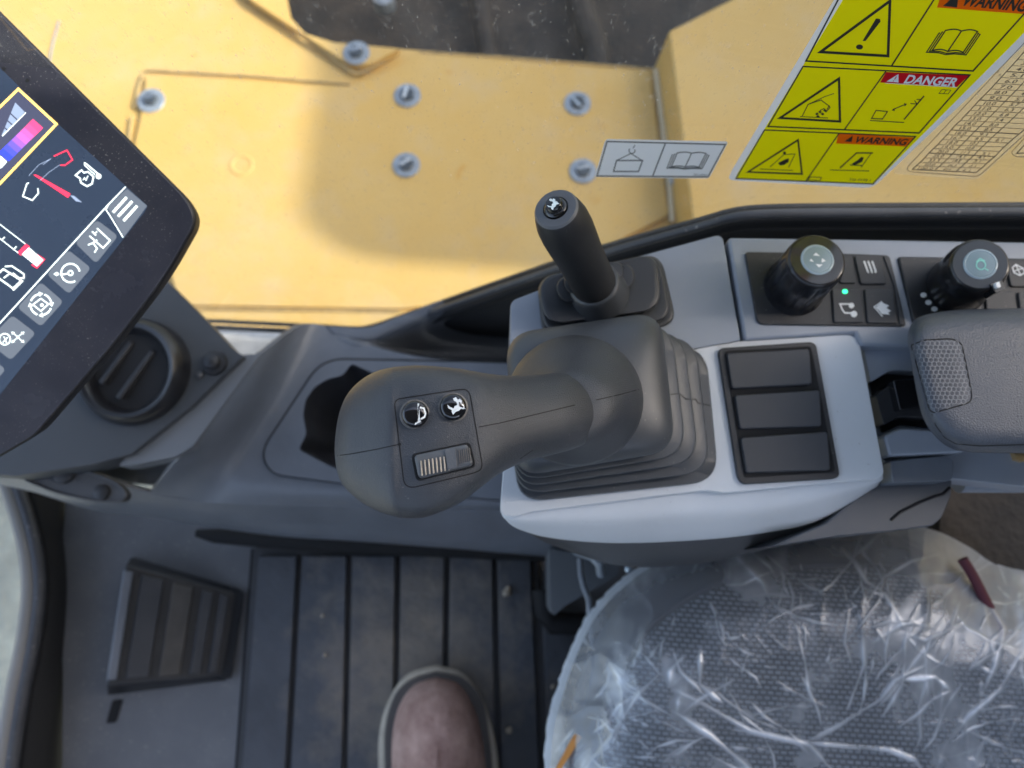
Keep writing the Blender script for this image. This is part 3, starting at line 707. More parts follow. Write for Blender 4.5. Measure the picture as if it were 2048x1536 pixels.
# cup holder: walls following the notched hole, round cup below
H = rp(HOLE, 8, 3); c0 = (722, 848)
def sc(P, k, dv=0): return [(c0[0]+(x-c0[0])*k, c0[1]+(y-c0[1])*k) for x, y in P]
hw = [pz(u, v, zt) for u, v in H]
R = [hw, [p+V((0, 0, -.012)) for p in hw], [p+V((0, 0, -.03))+(pz(*c0, zt)-p)*.06 for p in hw]]
c3 = pz(*c0, zt); n = len(H)
R += [[p+V((0, 0, -.05))+(c3-p)*.10 for p in hw], [p+V((0, 0, -.07))+(c3-p)*.3 for p in hw]]
cup = rings('cup_holder', R, mat('cup_black', (.030, .031, .035), .5, spec=.5, bump=.1), con, cap0=False, cap1=True, ang=40)
prism('ridge_cap', rp([(486, 709), (521, 708), (386, 892), (352, 913), (262, 931), (236, 932), (262, 905), (380, 812)], 5, 3), mat('console_ridge', (.125, .136, .15), .42, spec=1.0, bump=.2, bscale=1300, var=.05), con, z=-.648, h=.02, bevel=.004)

prism('console_base', [(-400, 860), (370, 860), (385, 955), (300, 968), (180, 958), (30, 940), (-400, 925)], M_TRAY, con, z=-.706, h=.01)
pil = thing('vent_pillar', 'dark grey corner pillar panel behind the monitor, with a round air vent', 'pillar', pz(300, 800, -.66))
prism('pillar_panel', rp([(150, 380), (322, 549), (412, 640), (470, 702), (488, 711), (382, 812), (262, 908), (180, 930), (30, 952), (-200, 935), (-260, 500)], [0, 8, 10, 14, 4, 0, 0, 0, 0, 0, 0], 4), mat('pillar_plastic', (.050, .056, .064), .5, bump=.2, bscale=1200, var=.08), pil, z=-.64, h=.03, bevel=.004)
# round vent
vc = pz(262, 742, -.632); vn = V((-.05, -.12, 1)).normalized()
vent = lathe('vent_ring', vc, vn, [(-.03, .030), (-.003, .032), (.004, .0335), (.008, .0365), (.009, .040), (.006, .0430), (.001, .0455), (-.012, .0465)], mat('vent_satin_black', (.012, .012, .014), .3, coat=.15), pil, n=56)
lathe('vent_throat', vc-vn*.03, vn, [(0, .0), (0.0005, .031), (.028, .0325)], M_GAP, pil, n=40)
axd = (pz(330, 640, -.632)-pz(190, 830, -.632)).normalized(); sd_ = vn.cross(axd).normalized()
for k, (off, ln) in enumerate(((-.006, .024), (.014, .021))):
    bm = bmesh.new(); bmesh.ops.create_cube(bm, size=1)
    for v in bm.verts:
        q = v.co.copy(); v.co = vc-vn*.006+axd*(q.x*2*ln)+sd_*(off+q.y*.005)+vn*(q.z*.018)
    mk('vent_blade', bm, M_BLACK, pil, bevel=.0015)
bm = bmesh.new(); bmesh.ops.create_cube(bm, size=1)
for v in bm.verts:
    q = v.co.copy(); v.co = vc-vn*.012+axd*(q.x*.010-.008)+sd_*(-.016+q.y*.018)+vn*(q.z*.004)
mk('vent_tab', bm, M_BLACK, pil, bevel=.0008)
lathe('pillar_screw', pz(430, 727, -.640), (0, 0, 1), [(0, .011), (.004, .010), (.0045, .007), (.010, .006), (.012, .002)], M_BLACK, pil, n=24)
lathe('pillar_stud', pz(401, 751, -.640), (0, 0, 1), [(0, .003), (.003, .0028), (.004, .001)], M_PLAST, pil, n=16)
# oval recess in the front shoulder
bm = bmesh.new()
ov = rp([(28, 930), (75, 922), (150, 935), (225, 960), (255, 985), (245, 1003), (190, 1003), (110, 985), (45, 958)], 16, 5)
o = prism('lamp_recess', ov, M_PLAST, pil, z=-.668, h=.012, bevel=.004)
for (u, v, r) in ((62, 938, .008), (130, 945, .010), (205, 985, .007)):
    lathe('lamp_clip', pz(u, v, -.668), (0, 0, 1), [(0, r), (.003, r*.9), (.004, r*.5)], M_BLACK, pil, n=20)
tube('recess_rim', [pz(*p, -.667) for p in ov+ov[:1]], .0012, M_PLAST, pil, n=8)

# ------------------------------------------------------------------ window post and trim at the far left
dr = thing('front_window_seal', 'curved grey rubber seal of the front window at the left edge', 'window seal', pz(60, 1200, -.8))
J = [(-60, 880), (10, 940), (42, 1010), (66, 1100), (73, 1180), (62, 1280), (38, 1400), (14, 1560), (-10, 1800)]
tube('outer_lip', crom([pz(u-14, v, -.83) for u, v in J], 40), .008, mat('seal_light_grey', (.20, .19, .175), .55, bump=.2, bscale=500), dr)
tube('inner_lip', crom([pz(u+6, v, -.83) for u, v in J], 40), .0065, M_SEAL2, dr)
bm = bmesh.new(); a = crom([pz(u+14, v, -.84) for u, v in J], 40); b = crom([pz(150, v if v > 950 else 950, -.95) for u, v in J], 40)
va = [bm.verts.new(p) for p in a]; vb = [bm.verts.new(p) for p in b]
for i in range(40): bm.faces.new((va[i], va[i+1], vb[i+1], vb[i]))
mk('sill_recess', bm, M_GAP, dr, solid=.01)

# ================================================================== FLOOR MAT, FOOTREST, BOOT
fm = thing('floor_mat', 'ribbed dark rubber floor mat with brown dirt', 'floor mat', pz(780, 1300, -.88))
prism('mat_base', rp([(507, 1094), (1075, 1100), (1082, 1225), (1180, 1240), (1400, 1250), (1400, 2300), (1130, 2300), (410, 2300), (474, 1536)], [10, 6, 20, 0, 0, 0, 0, 0, 0], 4), M_MAT, fm, z=-.879, h=.005, bevel=.001)
rib = mat('mat_rib_rubber', (.066, .071, .083), .5, bump=.3, bscale=400, var=.25, vscale=12, bump2=.2, b2scale=90)
def dirt_on(m, centre, rad, dirt):
    t = m.node_tree; n = t.nodes; L = t.links; p = n['Principled BSDF']; src = p.inputs['Base Color'].links[0].from_socket
    tc = n.new('ShaderNodeTexCoord'); d_ = n.new('ShaderNodeVectorMath'); d_.operation = 'DISTANCE'; d_.inputs[1].default_value = centre
    L.new(tc.outputs['Object'], d_.inputs[0]); nz = n.new('ShaderNodeTexNoise'); nz.inputs['Scale'].default_value = 22; nz.inputs['Detail'].default_value = 9; nz.inputs['Roughness'].default_value = .7
    L.new(tc.outputs['Object'], nz.inputs['Vector'])
    r = n.new('ShaderNodeMapRange'); r.inputs[1].default_value = rad; r.inputs[2].default_value = rad*.25; r.inputs[3].default_value = -.25; r.inputs[4].default_value = .25; L.new(d_.outputs['Value'], r.inputs[0])
    a = n.new('ShaderNodeMath'); a.operation = 'ADD'; L.new(nz.outputs['Fac'], a.inputs[0]); L.new(r.outputs[0], a.inputs[1])
    c = n.new('ShaderNodeMapRange'); c.inputs[1].default_value = .45; c.inputs[2].default_value = .85; c.inputs[4].default_value = .85; L.new(a.outputs[0], c.inputs[0])
    x = n.new('ShaderNodeMix'); x.data_type = 'RGBA'; L.new(c.outputs[0], x.inputs[0]); L.new(src, x.inputs[6]); x.inputs[7].default_value = (*dirt, 1); L.new(x.outputs[2], p.inputs['Base Color'])
TX = [512, 599, 699, 796, 895, 990, 1066]; BX = [478, 576, 689, 790, 888, 996, 1084]
dirt_on(rib, tuple(pz(830, 1330, -.872)), .19, (.24, .20, .155))
for i in range(6):
    a, b, c_, e = TX[i]+6, TX[i+1]-6, BX[i]+6, BX[i+1]-6
    ex = lambda t_, b_, v: t_+(b_-t_)*(v-1110)/426
    prism('mat_rib', rp([(a, 1112), (b, 1112), (ex(b, e, 2250), 2250), (ex(a, c_, 2250), 2250)], 4, 2), rib, fm, z=-.872, h=.007, bevel=.0022)
prism('mat_rib', rp([(1086, 1245), (1150, 1250), (1200, 2250), (1130, 2250)], 4, 2), rib, fm, z=-.874, h=.006, bevel=.0022)
d = Draw(lambda u, v: pz(u, v, -.8715), 4e-4)
M_CRUMB = mat('mud_crumb', (.42, .36, .28), .9, bump=.5, bscale=300)
CL = ['largest pale mud crumb near the upper right corner of the floor mat', 'small mud crumb touching the largest crumb on the floor mat', 'pale mud crumb on the mat rib right of the work boot', 'tiny mud crumb on the mat left of the work boot', 'tiniest mud crumb on the mat above the one left of the boot', 'small mud crumb on the mat edge beside the seat']
for (u, v, r) in ((1013, 1186, .0045), (1016, 1178, .003), (1018, 1460, .0035), (650, 1310, .002), (645, 1232, .0018), (1106, 1374, .0025)):
    bm = bmesh.new(); bmesh.ops.create_icosphere(bm, subdivisions=2, radius=r)
    for v_ in bm.verts: v_.co = v_.co*(1+random.uniform(-.25, .25))+pz(u, v, -.8715+r*.6)
    o = mk('mud_crumb', bm, M_CRUMB, None)
    tag(o, CL.pop(0), 'mud crumb', 'mud crumbs on the floor mat')
d.bm.free()
# black strip standing in for the shade of the gap under the console
tube('console_floor_shade', [pz(392, 1066, -.862), pz(430, 1072, -.864), pz(600, 1082, -.866), pz(800, 1090, -.866), pz(1000, 1100, -.866), pz(1110, 1108, -.866)], [.004, .008, .011, .012, .011, .008], M_GAP, con)
tube('floor_trim_line', [pz(506, 1098, -.884), pz(474, 1536, -.884), pz(440, 2000, -.884)], .0022, M_GAP, fm)

fr = thing('footrest', 'black ribbed footrest wedge on the floor beside the mat', 'footrest', pz(340, 1250, -.88))
bm = bmesh.new()
pts = {'a': (250, 1128, -.835), 'b': (478, 1188, -.878), 'c': (450, 1352, -.878), 'd': (212, 1372, -.835),
       'e': (262, 1112, -.884), 'f': (486, 1178, -.884), 'g': (456, 1362, -.884), 'h': (214, 1392, -.884)}
q = {k: bm.verts.new(W3(p)) for k, p in pts.items()}
for f in ('abcd', 'aehd', 'abfe', 'bcgf', 'cdhg', 'efgh'): bm.faces.new([q[c] for c in f])
mk('wedge', bm, M_BLACK, fr, bevel=.003)
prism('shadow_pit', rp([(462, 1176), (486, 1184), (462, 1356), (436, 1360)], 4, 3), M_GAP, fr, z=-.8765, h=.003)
def onw(s_, t_):
    A, B, C_, D = [W3(pts[k]) for k in 'abcd']; return (A*(1-s_)+B*s_)*(1-t_)+(D*(1-s_)+C_*s_)*t_
for s0, s1, hh, mm in ((.0, .08, .007, M_TRAY), (.15, .34, .0045, M_KEY), (.42, .60, .005, mat('worn_footrest_rib', (.065, .058, .050), .6, bump=.3, bscale=300, var=.3, vscale=40)), (.68, .78, .005, M_KEY), (.84, .92, .005, M_KEY)):
    bm = bmesh.new(); nrm = (onw(1, 0)-onw(0, 0)).cross(onw(0, 1)-onw(0, 0)).normalized(); nrm = nrm if nrm.z > 0 else -nrm
    v8 = [bm.verts.new(onw(a_, b_)+nrm*h_) for h_ in (0, hh) for a_, b_ in ((s0, .05), (s1, .05), (s1, .95), (s0, .95))]
    for f in ((0, 1, 2, 3), (4, 5, 6, 7), (0, 1, 5, 4), (1, 2, 6, 5), (2, 3, 7, 6), (3, 0, 4, 7)): bm.faces.new([v8[i] for i in f])
    mk('tread_rib', bm, mm, fr, bevel=.0015)
o = prism('floor_slot', rp([(225, 1400), (246, 1398), (232, 1445), (212, 1447)], 5, 3), M_GAP, fr, z=-.8835, h=.001)

bo = thing('work_boot', 'scuffed pinkish-brown leather work boot with a pale rubber sole', 'boot', pz(880, 1700, -.872))
def foot(off, z, toe=0):
    P = [(872, 1330+off+toe), (925, 1345+off*.8), (962, 1392+off*.3), (985-off*.7, 1455), (998-off, 1540), (1000-off, 1680), (975-off, 1830), (950-off, 1980), (880, 2040-off), (815+off, 1980), (790+off, 1830), (768+off, 1680), (757+off, 1540), (760+off*.8, 1455), (782+off*.6, 1390), (818+off*.4, 1346+off*.9)]
    w = [W3(p, z) for p in P]; w.append(w[0]); return crom(w, 64)[:-1]
R = [foot(2, -.872), foot(0, -.864), foot(0, -.848), foot(6, -.844), foot(16, -.843)]
rings('sole', R, M_SOLE, bo)
rings('welt', [foot(12, -.8445), foot(16, -.837), foot(32, -.837)], M_WELT, bo)
def up_(off, z): 
    f = foot(off, z); return f
def footk(k, z):
    P = [(872, 1330), (925, 1345), (962, 1392), (985, 1455), (996, 1540), (996, 1680), (975, 1830), (948, 1980), (880, 2030), (817, 1980), (792, 1830), (768, 1680), (759, 1540), (762, 1455), (783, 1390), (820, 1347)]
    o_ = 24
    w = []
    for x, y in P:
        sx, sy = 878, min(max(y, 1480), 1900); l = sqrt((x-sx)**2+(y-sy)**2); x2, y2 = x+(sx-x)*o_/l, y+(sy-y)*o_/l
        w.append(W3((x2+(sx-x2)*k, y2+(sy-y2)*k), z))
    w.append(w[0]); return crom(w, 64)[:-1]
R = []
for q in range(17):
    a_ = q/16*pi/2; R.append(footk((1-cos(a_))*.98, -.842+.062*sin(a_)))
for q, r_ in enumerate(R):
    for p in r_:
        t_ = max(0, (-.235-p.y)/.22); p.z += (q/16)*.10*t_*t_
rings('upper', R, M_LEATH, bo, ang=80)
ank = pz(882, 1880, -.75)
lathe('ankle_shaft', ank+V((0, -.0, -.06)), (0, -.05, 1), [(0, .05), (.07, .050), (.14, .052), (.15, .046)], M_LEATH, bo, n=40)
lathe('trouser_leg', ank+V((0, -.004, .05)), (0, -.1, 1), [(0, .066), (.03, .068), (.25, .074), (.40, .085), (.41, .0)], M_DENIM, bo, n=40)

# ------------------------------------------------------------------ bits under the joystick pod
b1 = prism('underseat_bracket', rp([(1098, 1096), (1210, 1118), (1240, 1132), (1236, 1152), (1130, 1212), (1108, 1232), (1100, 1216)], 5, 3), mat('bracket_plastic', (.11, .12, .13), .55, bump=.2), None, z=-.74, h=.06, bevel=.003)
tag(b1, 'grey plastic bracket below the joystick pod, left of the seat', 'bracket')
b2 = tube('thin_cable', [pz(1160, 1118, -.73), pz(1162, 1150, -.725), pz(1168, 1175, -.72), pz(1178, 1200, -.70), pz(1180, 1245, -.70), pz(1186, 1290, -.72)], .0028, mat('pale_cable', (.22, .24, .27), .4), None)
tag(b2, 'thin pale cable hanging beside the plastic-covered seat', 'cable')
b3 = tube('pale_hose', [pz(1150, 1100, -.70), pz(1185, 1112, -.695), pz(1200, 1128, -.69), pz(1203, 1148, -.70)], .0045, mat('pale_hose', (.24, .27, .30), .3), None)
tag(b3, 'short curved pale hose end under the joystick pod', 'hose')
b4 = tube('seat_rail', [pz(1086, 1180, -.86), pz(1090, 1225, -.86), pz(1105, 1246, -.86), pz(1200, 1250, -.86), pz(1400, 1250, -.86)], .012, M_GAP, None)
tag(b4, 'black seat rail on the floor at the corner of the mat', 'seat rail')
b5 = lathe('small_bolt', pz(1257, 1138, -.70), (0, 0, 1), [(0, .004), (.006, .004), (.008, .002)], M_STEEL, None, n=12)
tag(b5, 'tiny shiny bolt in the black gap under the joystick pod', 'bolt')
# ================================================================== RIGHT CONSOLE PANELS
aux = thing('lever_panel', 'smooth blue-grey panel that carries the short black lever', 'panel', pz(1300, 600, -.47))
prism('panel_shell', rp([(1021, 602), (1100, 572), (1250, 520), (1436, 470), (1446, 476), (1481, 681), (1400, 695), (1020, 760)], [14, 6, 6, 8, 6, 0, 0, 0], 4), M_PANEL, aux, z=-.45, h=.22, bevel=.004)
swp = thing('switch_panel', 'blue-grey side panel that carries the two knob and key units', 'panel', pz(1750, 580, -.47))
prism('panel_shell', rp([(1456, 474), (1800, 479), (2400, 489), (2400, 720), (1722, 690), (1712, 666), (1489, 680)], [10, 0, 0, 0, 0, 0, 0], 4), M_PANEL, swp, z=-.449, h=.16, bevel=.0035)

M_SYM = mat('key_symbol_white', (.75, .77, .78), .4, var=.04)
def key(name, P, parent, z, r=5):
    return prism(name, rp(P, r, 4), M_KEY, parent, z=z, h=.006, bevel=.0008)
ZK = -.4455
# ---- unit 1
k1 = thing('key_unit', 'black key unit with the knob showing four white triangles', 'control unit', pz(1650, 580, -.449), 'knob and key units on the switch panel')
prism('housing', rp([(1490, 503), (1700, 507), (1779, 510), (1792, 560), (1813, 652), (1522, 648), (1514, 640)], [8, 0, 8, 0, 6, 10, 6], 4), M_BLACK, k1, z=-.4470, h=.008, bevel=.0012)
K = [key('key', [(1686, 511), (1704, 511), (1713, 566), (1680, 566)], k1, ZK),
     key('key', [(1709, 511), (1763, 512), (1774, 568), (1722, 568)], k1, ZK),
     key('key', [(1664, 577), (1721, 577), (1729, 645), (1668, 645)], k1, ZK),
     key('key', [(1729, 577), (1786, 578), (1795, 647), (1735, 646)], k1, ZK)]
key('side_bar', [(1768, 512), (1778, 513), (1809, 648), (1800, 648), (1790, 575)], k1, -.4462, 2)
f = lambda u, v: pz(u, v, ZK)
d = Draw(f, 3e-4)
for i in range(3): d.line([(1728+i*8, 522), (1730+i*8, 527), (1736+i*8, 544)], 3.6); d.line([(1735+i*7, 543), (1738+i*7, 546)], 2)
d.done('air_symbol', M_SYM, K[1])
d = Draw(f, 3e-4)
d.line([(1701, 608), (1680, 608), (1685, 620), (1690, 626), (1706, 626)], 3.0); d.circ((1703, 611), 5.5); d.circ((1708, 628), 6.5)
d.done('linkage_symbol', M_SYM, K[2])
d = Draw(f, 3e-4)
d.poly([(1751, 615), (1764, 604), (1768, 607), (1778, 611), (1773, 616), (1782, 622), (1776, 625), (1780, 629), (1764, 628), (1758, 621)]); d.line([(1764, 603), (1748, 614), (1752, 618), (1765, 633)], 2.2)
d.done('travel_symbol', M_SYM, K[3])
d = Draw(f, 3e-4); d.circ((1690, 583), 5.5, 4.5)
d.done('green_lamp', mat('green_led', (.02, .3, .1), .4, emit=(.02, .75, .25), estr=.9), K[2])
def knob(name, bu, bv, tu, tv, zb, zt, rb, rtp, parent, top_mat, flutes=True):
    b = pz(bu, bv, zb); t = pz(tu, tv, zt); ax = (t-b); L = ax.length
    fl = (lambda a, k: (1-.045*(.5+.5*cos(a*2*pi*14))**5) if 2 <= k <= 5 else 1) if flutes else None
    o = lathe(name, b, ax, [(-.004, rb*1.07), (.001, rb*1.06), (.003, rb*1.0), (.006, rb*1.0), (L*.55, rb*.985), (L*.82, rb*.97), (L*.86, rb*.90), (L*.93, rtp*1.06), (L*.985, rtp), (L, rtp*.93), (L+.0002, rtp*.60), (L-.0008, rtp*.56)], mat('knob_satin_black', (.010, .010, .012), .28, coat=.2), parent, n=196, flute=fl, ang=70)
    o2 = lathe('knob_face', b, ax, [(L-.001, rtp*.96), (L+.0003, rtp*.93), (L+.0004, rtp*.60)], top_mat, o, n=64)
    lens = lathe('knob_lens', b, ax, [(L-.002, rtp*.60), (L+.0006, rtp*.59), (L+.0012, rtp*.53), (L+.0008, rtp*.50)], mat('lens_ring', (.34, .42, .46), .25, var=.05), o, n=48)
    l2 = lathe('lens_inlay', b, ax, [(L-.002, rtp*.505), (L+.0009, rtp*.50), (L+.0014, rtp*.25)], mat('lens_inlay_grey', (.22, .29, .31), .2, coat=.6), o, n=48)
    return o, l2
o, l2 = knob('knob', 1588, 574, 1634, 520, -.447, -.408, .0176, .0158, k1, mat('knob_top_gloss', (.03, .03, .032), .12, coat=.8))
f = bvh_of(l2)
d = Draw(f, 3e-4)
for P in ([(1632, 505), (1626, 511), (1640, 512)], [(1622, 517), (1619, 522), (1628, 524)], [(1644, 516), (1652, 522), (1643, 525)], [(1631, 528), (1646, 529), (1638, 535)]): d.poly(P)
d.done('triangle_symbols', M_SYM, l2)
# ---- unit 2
k2 = thing('key_unit', 'black key unit at the right edge with the pointer knob and white dots', 'control unit', pz(1950, 580, -.449), 'knob and key units on the switch panel')
prism('housing', rp([(1796, 512), (2300, 520), (2320, 662), (1834, 655), (1826, 640)], [8, 0, 0, 10, 6], 4), M_BLACK, k2, z=-.4470, h=.008, bevel=.0012)
K = [key('key', [(2010, 519), (2072, 520), (2086, 574), (2022, 573)], k2, ZK), key('key', [(1970, 583), (2030, 583), (2038, 650), (1976, 650)], k2, ZK), key('key', [(2036, 583), (2096, 584), (2104, 651), (2044, 650)], k2, ZK), key('key', [(2080, 520), (2140, 521), (2154, 575), (2092, 574)], k2, ZK)]
f = lambda u, v: pz(u, v, ZK)
d = Draw(f, 3e-4)
d.line([(2025, 535), (2032, 529), (2046, 537), (2050, 545), (2040, 551), (2028, 545)], 2.6, True); d.line([(2032, 530), (2041, 550)], 2.2); d.line([(2026, 543), (2047, 536)], 2.0)
d.done('fan_symbol', M_SYM, K[0])
f = lambda u, v: pz(u, v, -.4470)
d = Draw(f, 3e-4)
for (u, v) in ((1847, 590), (1857, 605), (1869, 618)): d.circ((u, v), 6.5, 5)
d.done('speed_dots', M_SYM, k2)
o, l2 = knob('knob', 1910, 574, 1960, 529, -.447, -.405, .0172, .0150, k2, mat('knob_top_satin', (.06, .065, .072), .38), flutes=False)
f = bvh_of(l2)
d = Draw(f, 3e-4); d.ring((1962, 530), 9, 2.2, 0, 360); d.line([(1953, 524), (1960, 517), (1970, 522)], 2.2); d.line([(1970, 537), (1977, 541)], 2.2)
d.done('throttle_symbol', mat('mint_symbol', (.25, .55, .47), .4, emit=(.1, .5, .38), estr=.06), l2)
b = pz(1905, 583, -.447); ax = (pz(1960, 529, -.405)-b).normalized(); pc = pz(1997, 571, -.409)
prism('pointer', [(1990, 566), (2000, 562), (2003, 574), (1994, 577)], M_SYM, o, z=-.4015, h=.006, bevel=.0006)
prism('pointer_bed', rp([(1980, 568), (2004, 556), (2010, 578), (1992, 586)], 3, 3), M_GLOSS, o, z=-.4035, h=.010, bevel=.0008)

# ================================================================== SHORT LEVER
lev = thing('short_lever', 'short black cylindrical lever with a silver rabbit button on top', 'control lever', pz(1210, 590, -.45))
def Rg(TL, TR, BR, BL, z, r, n=7): return [pz(u, v, z) for u, v in rp([TL, TR, BR, BL], r, n)]
LG = []
def tier(TL, TR, BR, BL, z0, z1, r, top=8):
    sh = lambda k: [((p[0]-c_[0])*(1-k/130)+c_[0], (p[1]-c_[1])*(1-k/110)+c_[1]) for p in (TL, TR, BR, BL)]
    c_ = ((TL[0]+TR[0]+BR[0]+BL[0])/4, (TL[1]+TR[1]+BR[1]+BL[1])/4)
    for k, z in ((9, z0), (8, z0+.0012), (0, z0+.0024), (-1, z1-.0016), (0, z1-.0006), (2.5, z1), (top, z1+.0001)): LG.append(Rg(*sh(k), z, r))
tier((1074, 556), (1320, 506), (1354, 650), (1086, 680), -.4530, -.4465, 38, 6)
tier((1074, 556), (1318, 506), (1343, 640), (1090, 668), -.4470, -.4405, 38, 6)
tier((1074, 556), (1314, 506), (1322, 618), (1092, 650), -.4410, -.4335, 40, 12)
tier((1106, 556), (1266, 522), (1272, 576), (1124, 612), -.4340, -.4275, 44, 10)
tier((1122, 546), (1246, 518), (1246, 566), (1138, 596), -.4280, -.4215, 38, 10)
rings('gaiter', LG, mat('lever_gaiter_rubber', (.030, .032, .036), .42, bump=.1, var=.1), lev, ang=42)
B = pz(1190, 572, -.424); T = pz(1112, 418, -.347); ax = T-B; L = ax.length; 
lathe('collar', B, ax, [(-.012, .018), (-.001, .0152), (.003, .0147), (.004, .0135)], M_RUB, lev, n=48, ang=50)
sh = lathe('lever_grip', B, ax, [(0, .0130), (.004, .0131), (L*.25, .0129), (L*.45, .0131), (L*.62, .0137), (L*.76, .0140), (L*.86, .0136), (L*.93, .0125), (L*.985, .0113), (L, .0104), (L+.0003, .0062), (L-.001, .0060)], M_LEVER, lev, n=64, ang=50)
lathe('top_cap', B, ax, [(L-.0005, .0112), (L+.0008, .0103), (L+.0009, .0064), (L-.001, .0062)], mat('lever_cap_grey', (.085, .09, .10), .5), lev, n=56, ang=40)
lb = lathe('lever_button', B, ax, [(L-.001, .0058), (L+.0016, .0057), (L+.0022, .0051), (L+.0024, .0044), (L+.0046, .0043), (L+.0052, .0038), (L+.0056, .0015)], M_GLOSS, lev, n=40, ang=40)
f = bvh_of(lb)
RAB = [(-.55, -.55), (-.3, -.75), (-.05, -.55), (.1, -.7), (.35, -.55), (.35, -.3), (.6, -.2), (.75, .05), (.9, .1), (.65, .2), (.45, .2), (.3, .45), (.05, .6), (-.15, .95), (-.35, .7), (-.35, .55), (-.75, .45), (-.9, .15), (-.6, .3), (-.25, .35), (-.2, .1), (.0, -.05), (-.1, -.3), (-.35, -.35)]
def rabbit(d, c, r, rot=0):
    P = [(c[0]+r*(x*cos(rot)-y*sin(rot)), c[1]+r*(x*sin(rot)+y*cos(rot))) for x, y in RAB]; d.poly(P)
d = Draw(f, 2e-4); lc = proj(B+ax.normalized()*(L+.005))
rabbit(d, lc, 14, -.1); d.done('rabbit_symbol', mat('silver_symbol', (.72, .78, .76), .3, var=.2, vscale=500), lb)

# ================================================================== MAIN JOYSTICK POD
pod = thing('joystick_pod', 'light grey bezel pod around the joystick with three blank switch covers', 'joystick pod', pz(1400, 900, -.5))
prism('bezel', rp([(1024, 705), (1420, 686), (1700, 669), (1718, 678), (1769, 948), (1758, 958), (1682, 964), (1450, 986), (1412, 980), (1060, 1024), (1032, 1034), (1005, 1030), (1000, 1020)], [0, 6, 14, 10, 12, 8, 0, 12, 12, 14, 8, 8, 8], 4), M_BEZEL, pod, z=-.452, h=.006, bevel=.0026)
shell('pod_front', [
    [(1006, 1008, -.4565), (1040, 1020, -.4565), (1200, 1000, -.4565), (1412, 973, -.4565), (1560, 966, -.4565), (1690, 955, -.4565), (1764, 940, -.4575)],
    [(1003, 1028, -.460), (1040, 1042, -.460), (1200, 1040, -.462), (1412, 1025, -.462), (1540, 1015, -.462), (1665, 990, -.461), (1766, 957, -.460)],
    [(1012, 1040, -.468), (1050, 1060, -.474), (1200, 1070, -.478), (1400, 1062, -.478), (1540, 1046, -.476), (1650, 1016, -.470), (1762, 962, -.462)],
    [(1018, 1044, -.475), (1080, 1072, -.485), (1220, 1086, -.490), (1400, 1080, -.490), (1540, 1064, -.488), (1640, 1040, -.480), (1755, 972, -.470)]],
    M_BEZEL, pod, nu=60, nv=20, thick=.003)
shell('pod_underside', [
    [(1018, 1043, -.477), (1080, 1071, -.487), (1220, 1085, -.492), (1400, 1079, -.492), (1540, 1063, -.490), (1640, 1039, -.482), (1755, 970, -.472)],
    [(1050, 1062, -.52), (1110, 1090, -.53), (1240, 1120, -.53), (1390, 1118, -.53), (1530, 1090, -.53), (1650, 1062, -.52), (1780, 1000, -.51)],
    [(1060, 1062, -.60), (1110, 1086, -.60), (1240, 1124, -.60), (1400, 1120, -.60), (1530, 1094, -.60), (1660, 1072, -.60), (1800, 1020, -.60)],
    [(1060, 1020, -.70), (1110, 1030, -.70), (1240, 1040, -.70), (1400, 1040, -.70), (1530, 1040, -.70), (1660, 1030, -.70), (1800, 1000, -.70)]],
    M_PLAST, pod, nu=40, nv=24, thick=.003)
# blank switch covers
fr_ = prism('switch_frame', rp([(1436, 696), (1624, 683), (1633, 690), (1680, 950), (1672, 957), (1486, 968), (1476, 955)], [12, 8, 6, 10, 8, 10, 10], 4), M_BLACK, pod, z=-.4490, h=.004, bevel=.0016)
prism('frame_inner', rp([(1449, 702), (1622, 692), (1671, 944), (1489, 955)], 8, 4), M_GAP, fr_, z=-.4484, h=.001)
M_BLANK = mat('blank_cover', (.040, .043, .050), .48, bump=.15, bscale=1200, var=.12, vscale=12)
for P in ([(1453, 706), (1619, 697), (1625, 768), (1464, 777)], [(1469, 790), (1640, 780), (1644, 852), (1480, 858)], [(1481, 875), (1656, 863), (1662, 940), (1493, 946)]):
    prism('blank_cover', rp(P, 7, 4), M_BLANK, fr_, z=-.4462, h=.004, bevel=.0009)

js = thing('joystick', 'large black joystick with horn and rabbit buttons and a ribbed thumb roller', 'joystick', pz(1230, 830, -.45))
def G2(TL, TR, BR, BL, z, r, s=0):
    c = ((TL[0]+TR[0]+BR[0]+BL[0])/4, (TL[1]+TR[1]+BR[1]+BL[1])/4)
    k = [(p[0]+(c[0]-p[0])*s, p[1]+(c[1]-p[1])*s) for p in (TL, TR, BR, BL)]; return [pz(u, v, z) for u, v in rp(k, r, 8)]
T0 = ((1017, 702), (1412, 692), (1438, 962), (1034, 1006)); T1 = ((1015, 690), (1390, 672), (1422, 944), (1032, 990)); T2 = ((1013, 684), (1366, 660), (1399, 924), (1031, 977)); T3 = ((1012, 676), (1342, 645), (1374, 910), (1030, 964)); T4 = ((1010, 668), (1322, 622), (1352, 902), (1030, 955))
R = [G2(*T0, -.453, 58), G2(*T0, -.449, 58, .004)]
for k, (Ta, Tb) in enumerate(((T0, T1), (T1, T2), (T2, T3), (T3, T4))):
    z = -.449+k*.010
    mid = [((a[0]+b[0])/2, (a[1]+b[1])/2) for a, b in zip(Ta, Tb)]
    R += [G2(*Ta, z+.0008, 60, .010), G2(*mid, z+.0012, 58, .060), G2(*Tb, z+.0042, 60, .045), G2(*Tb, z+.0056, 60, .004), G2(*Tb, z+.0092, 60, .0), G2(*Tb, z+.0100, 60, .002)]
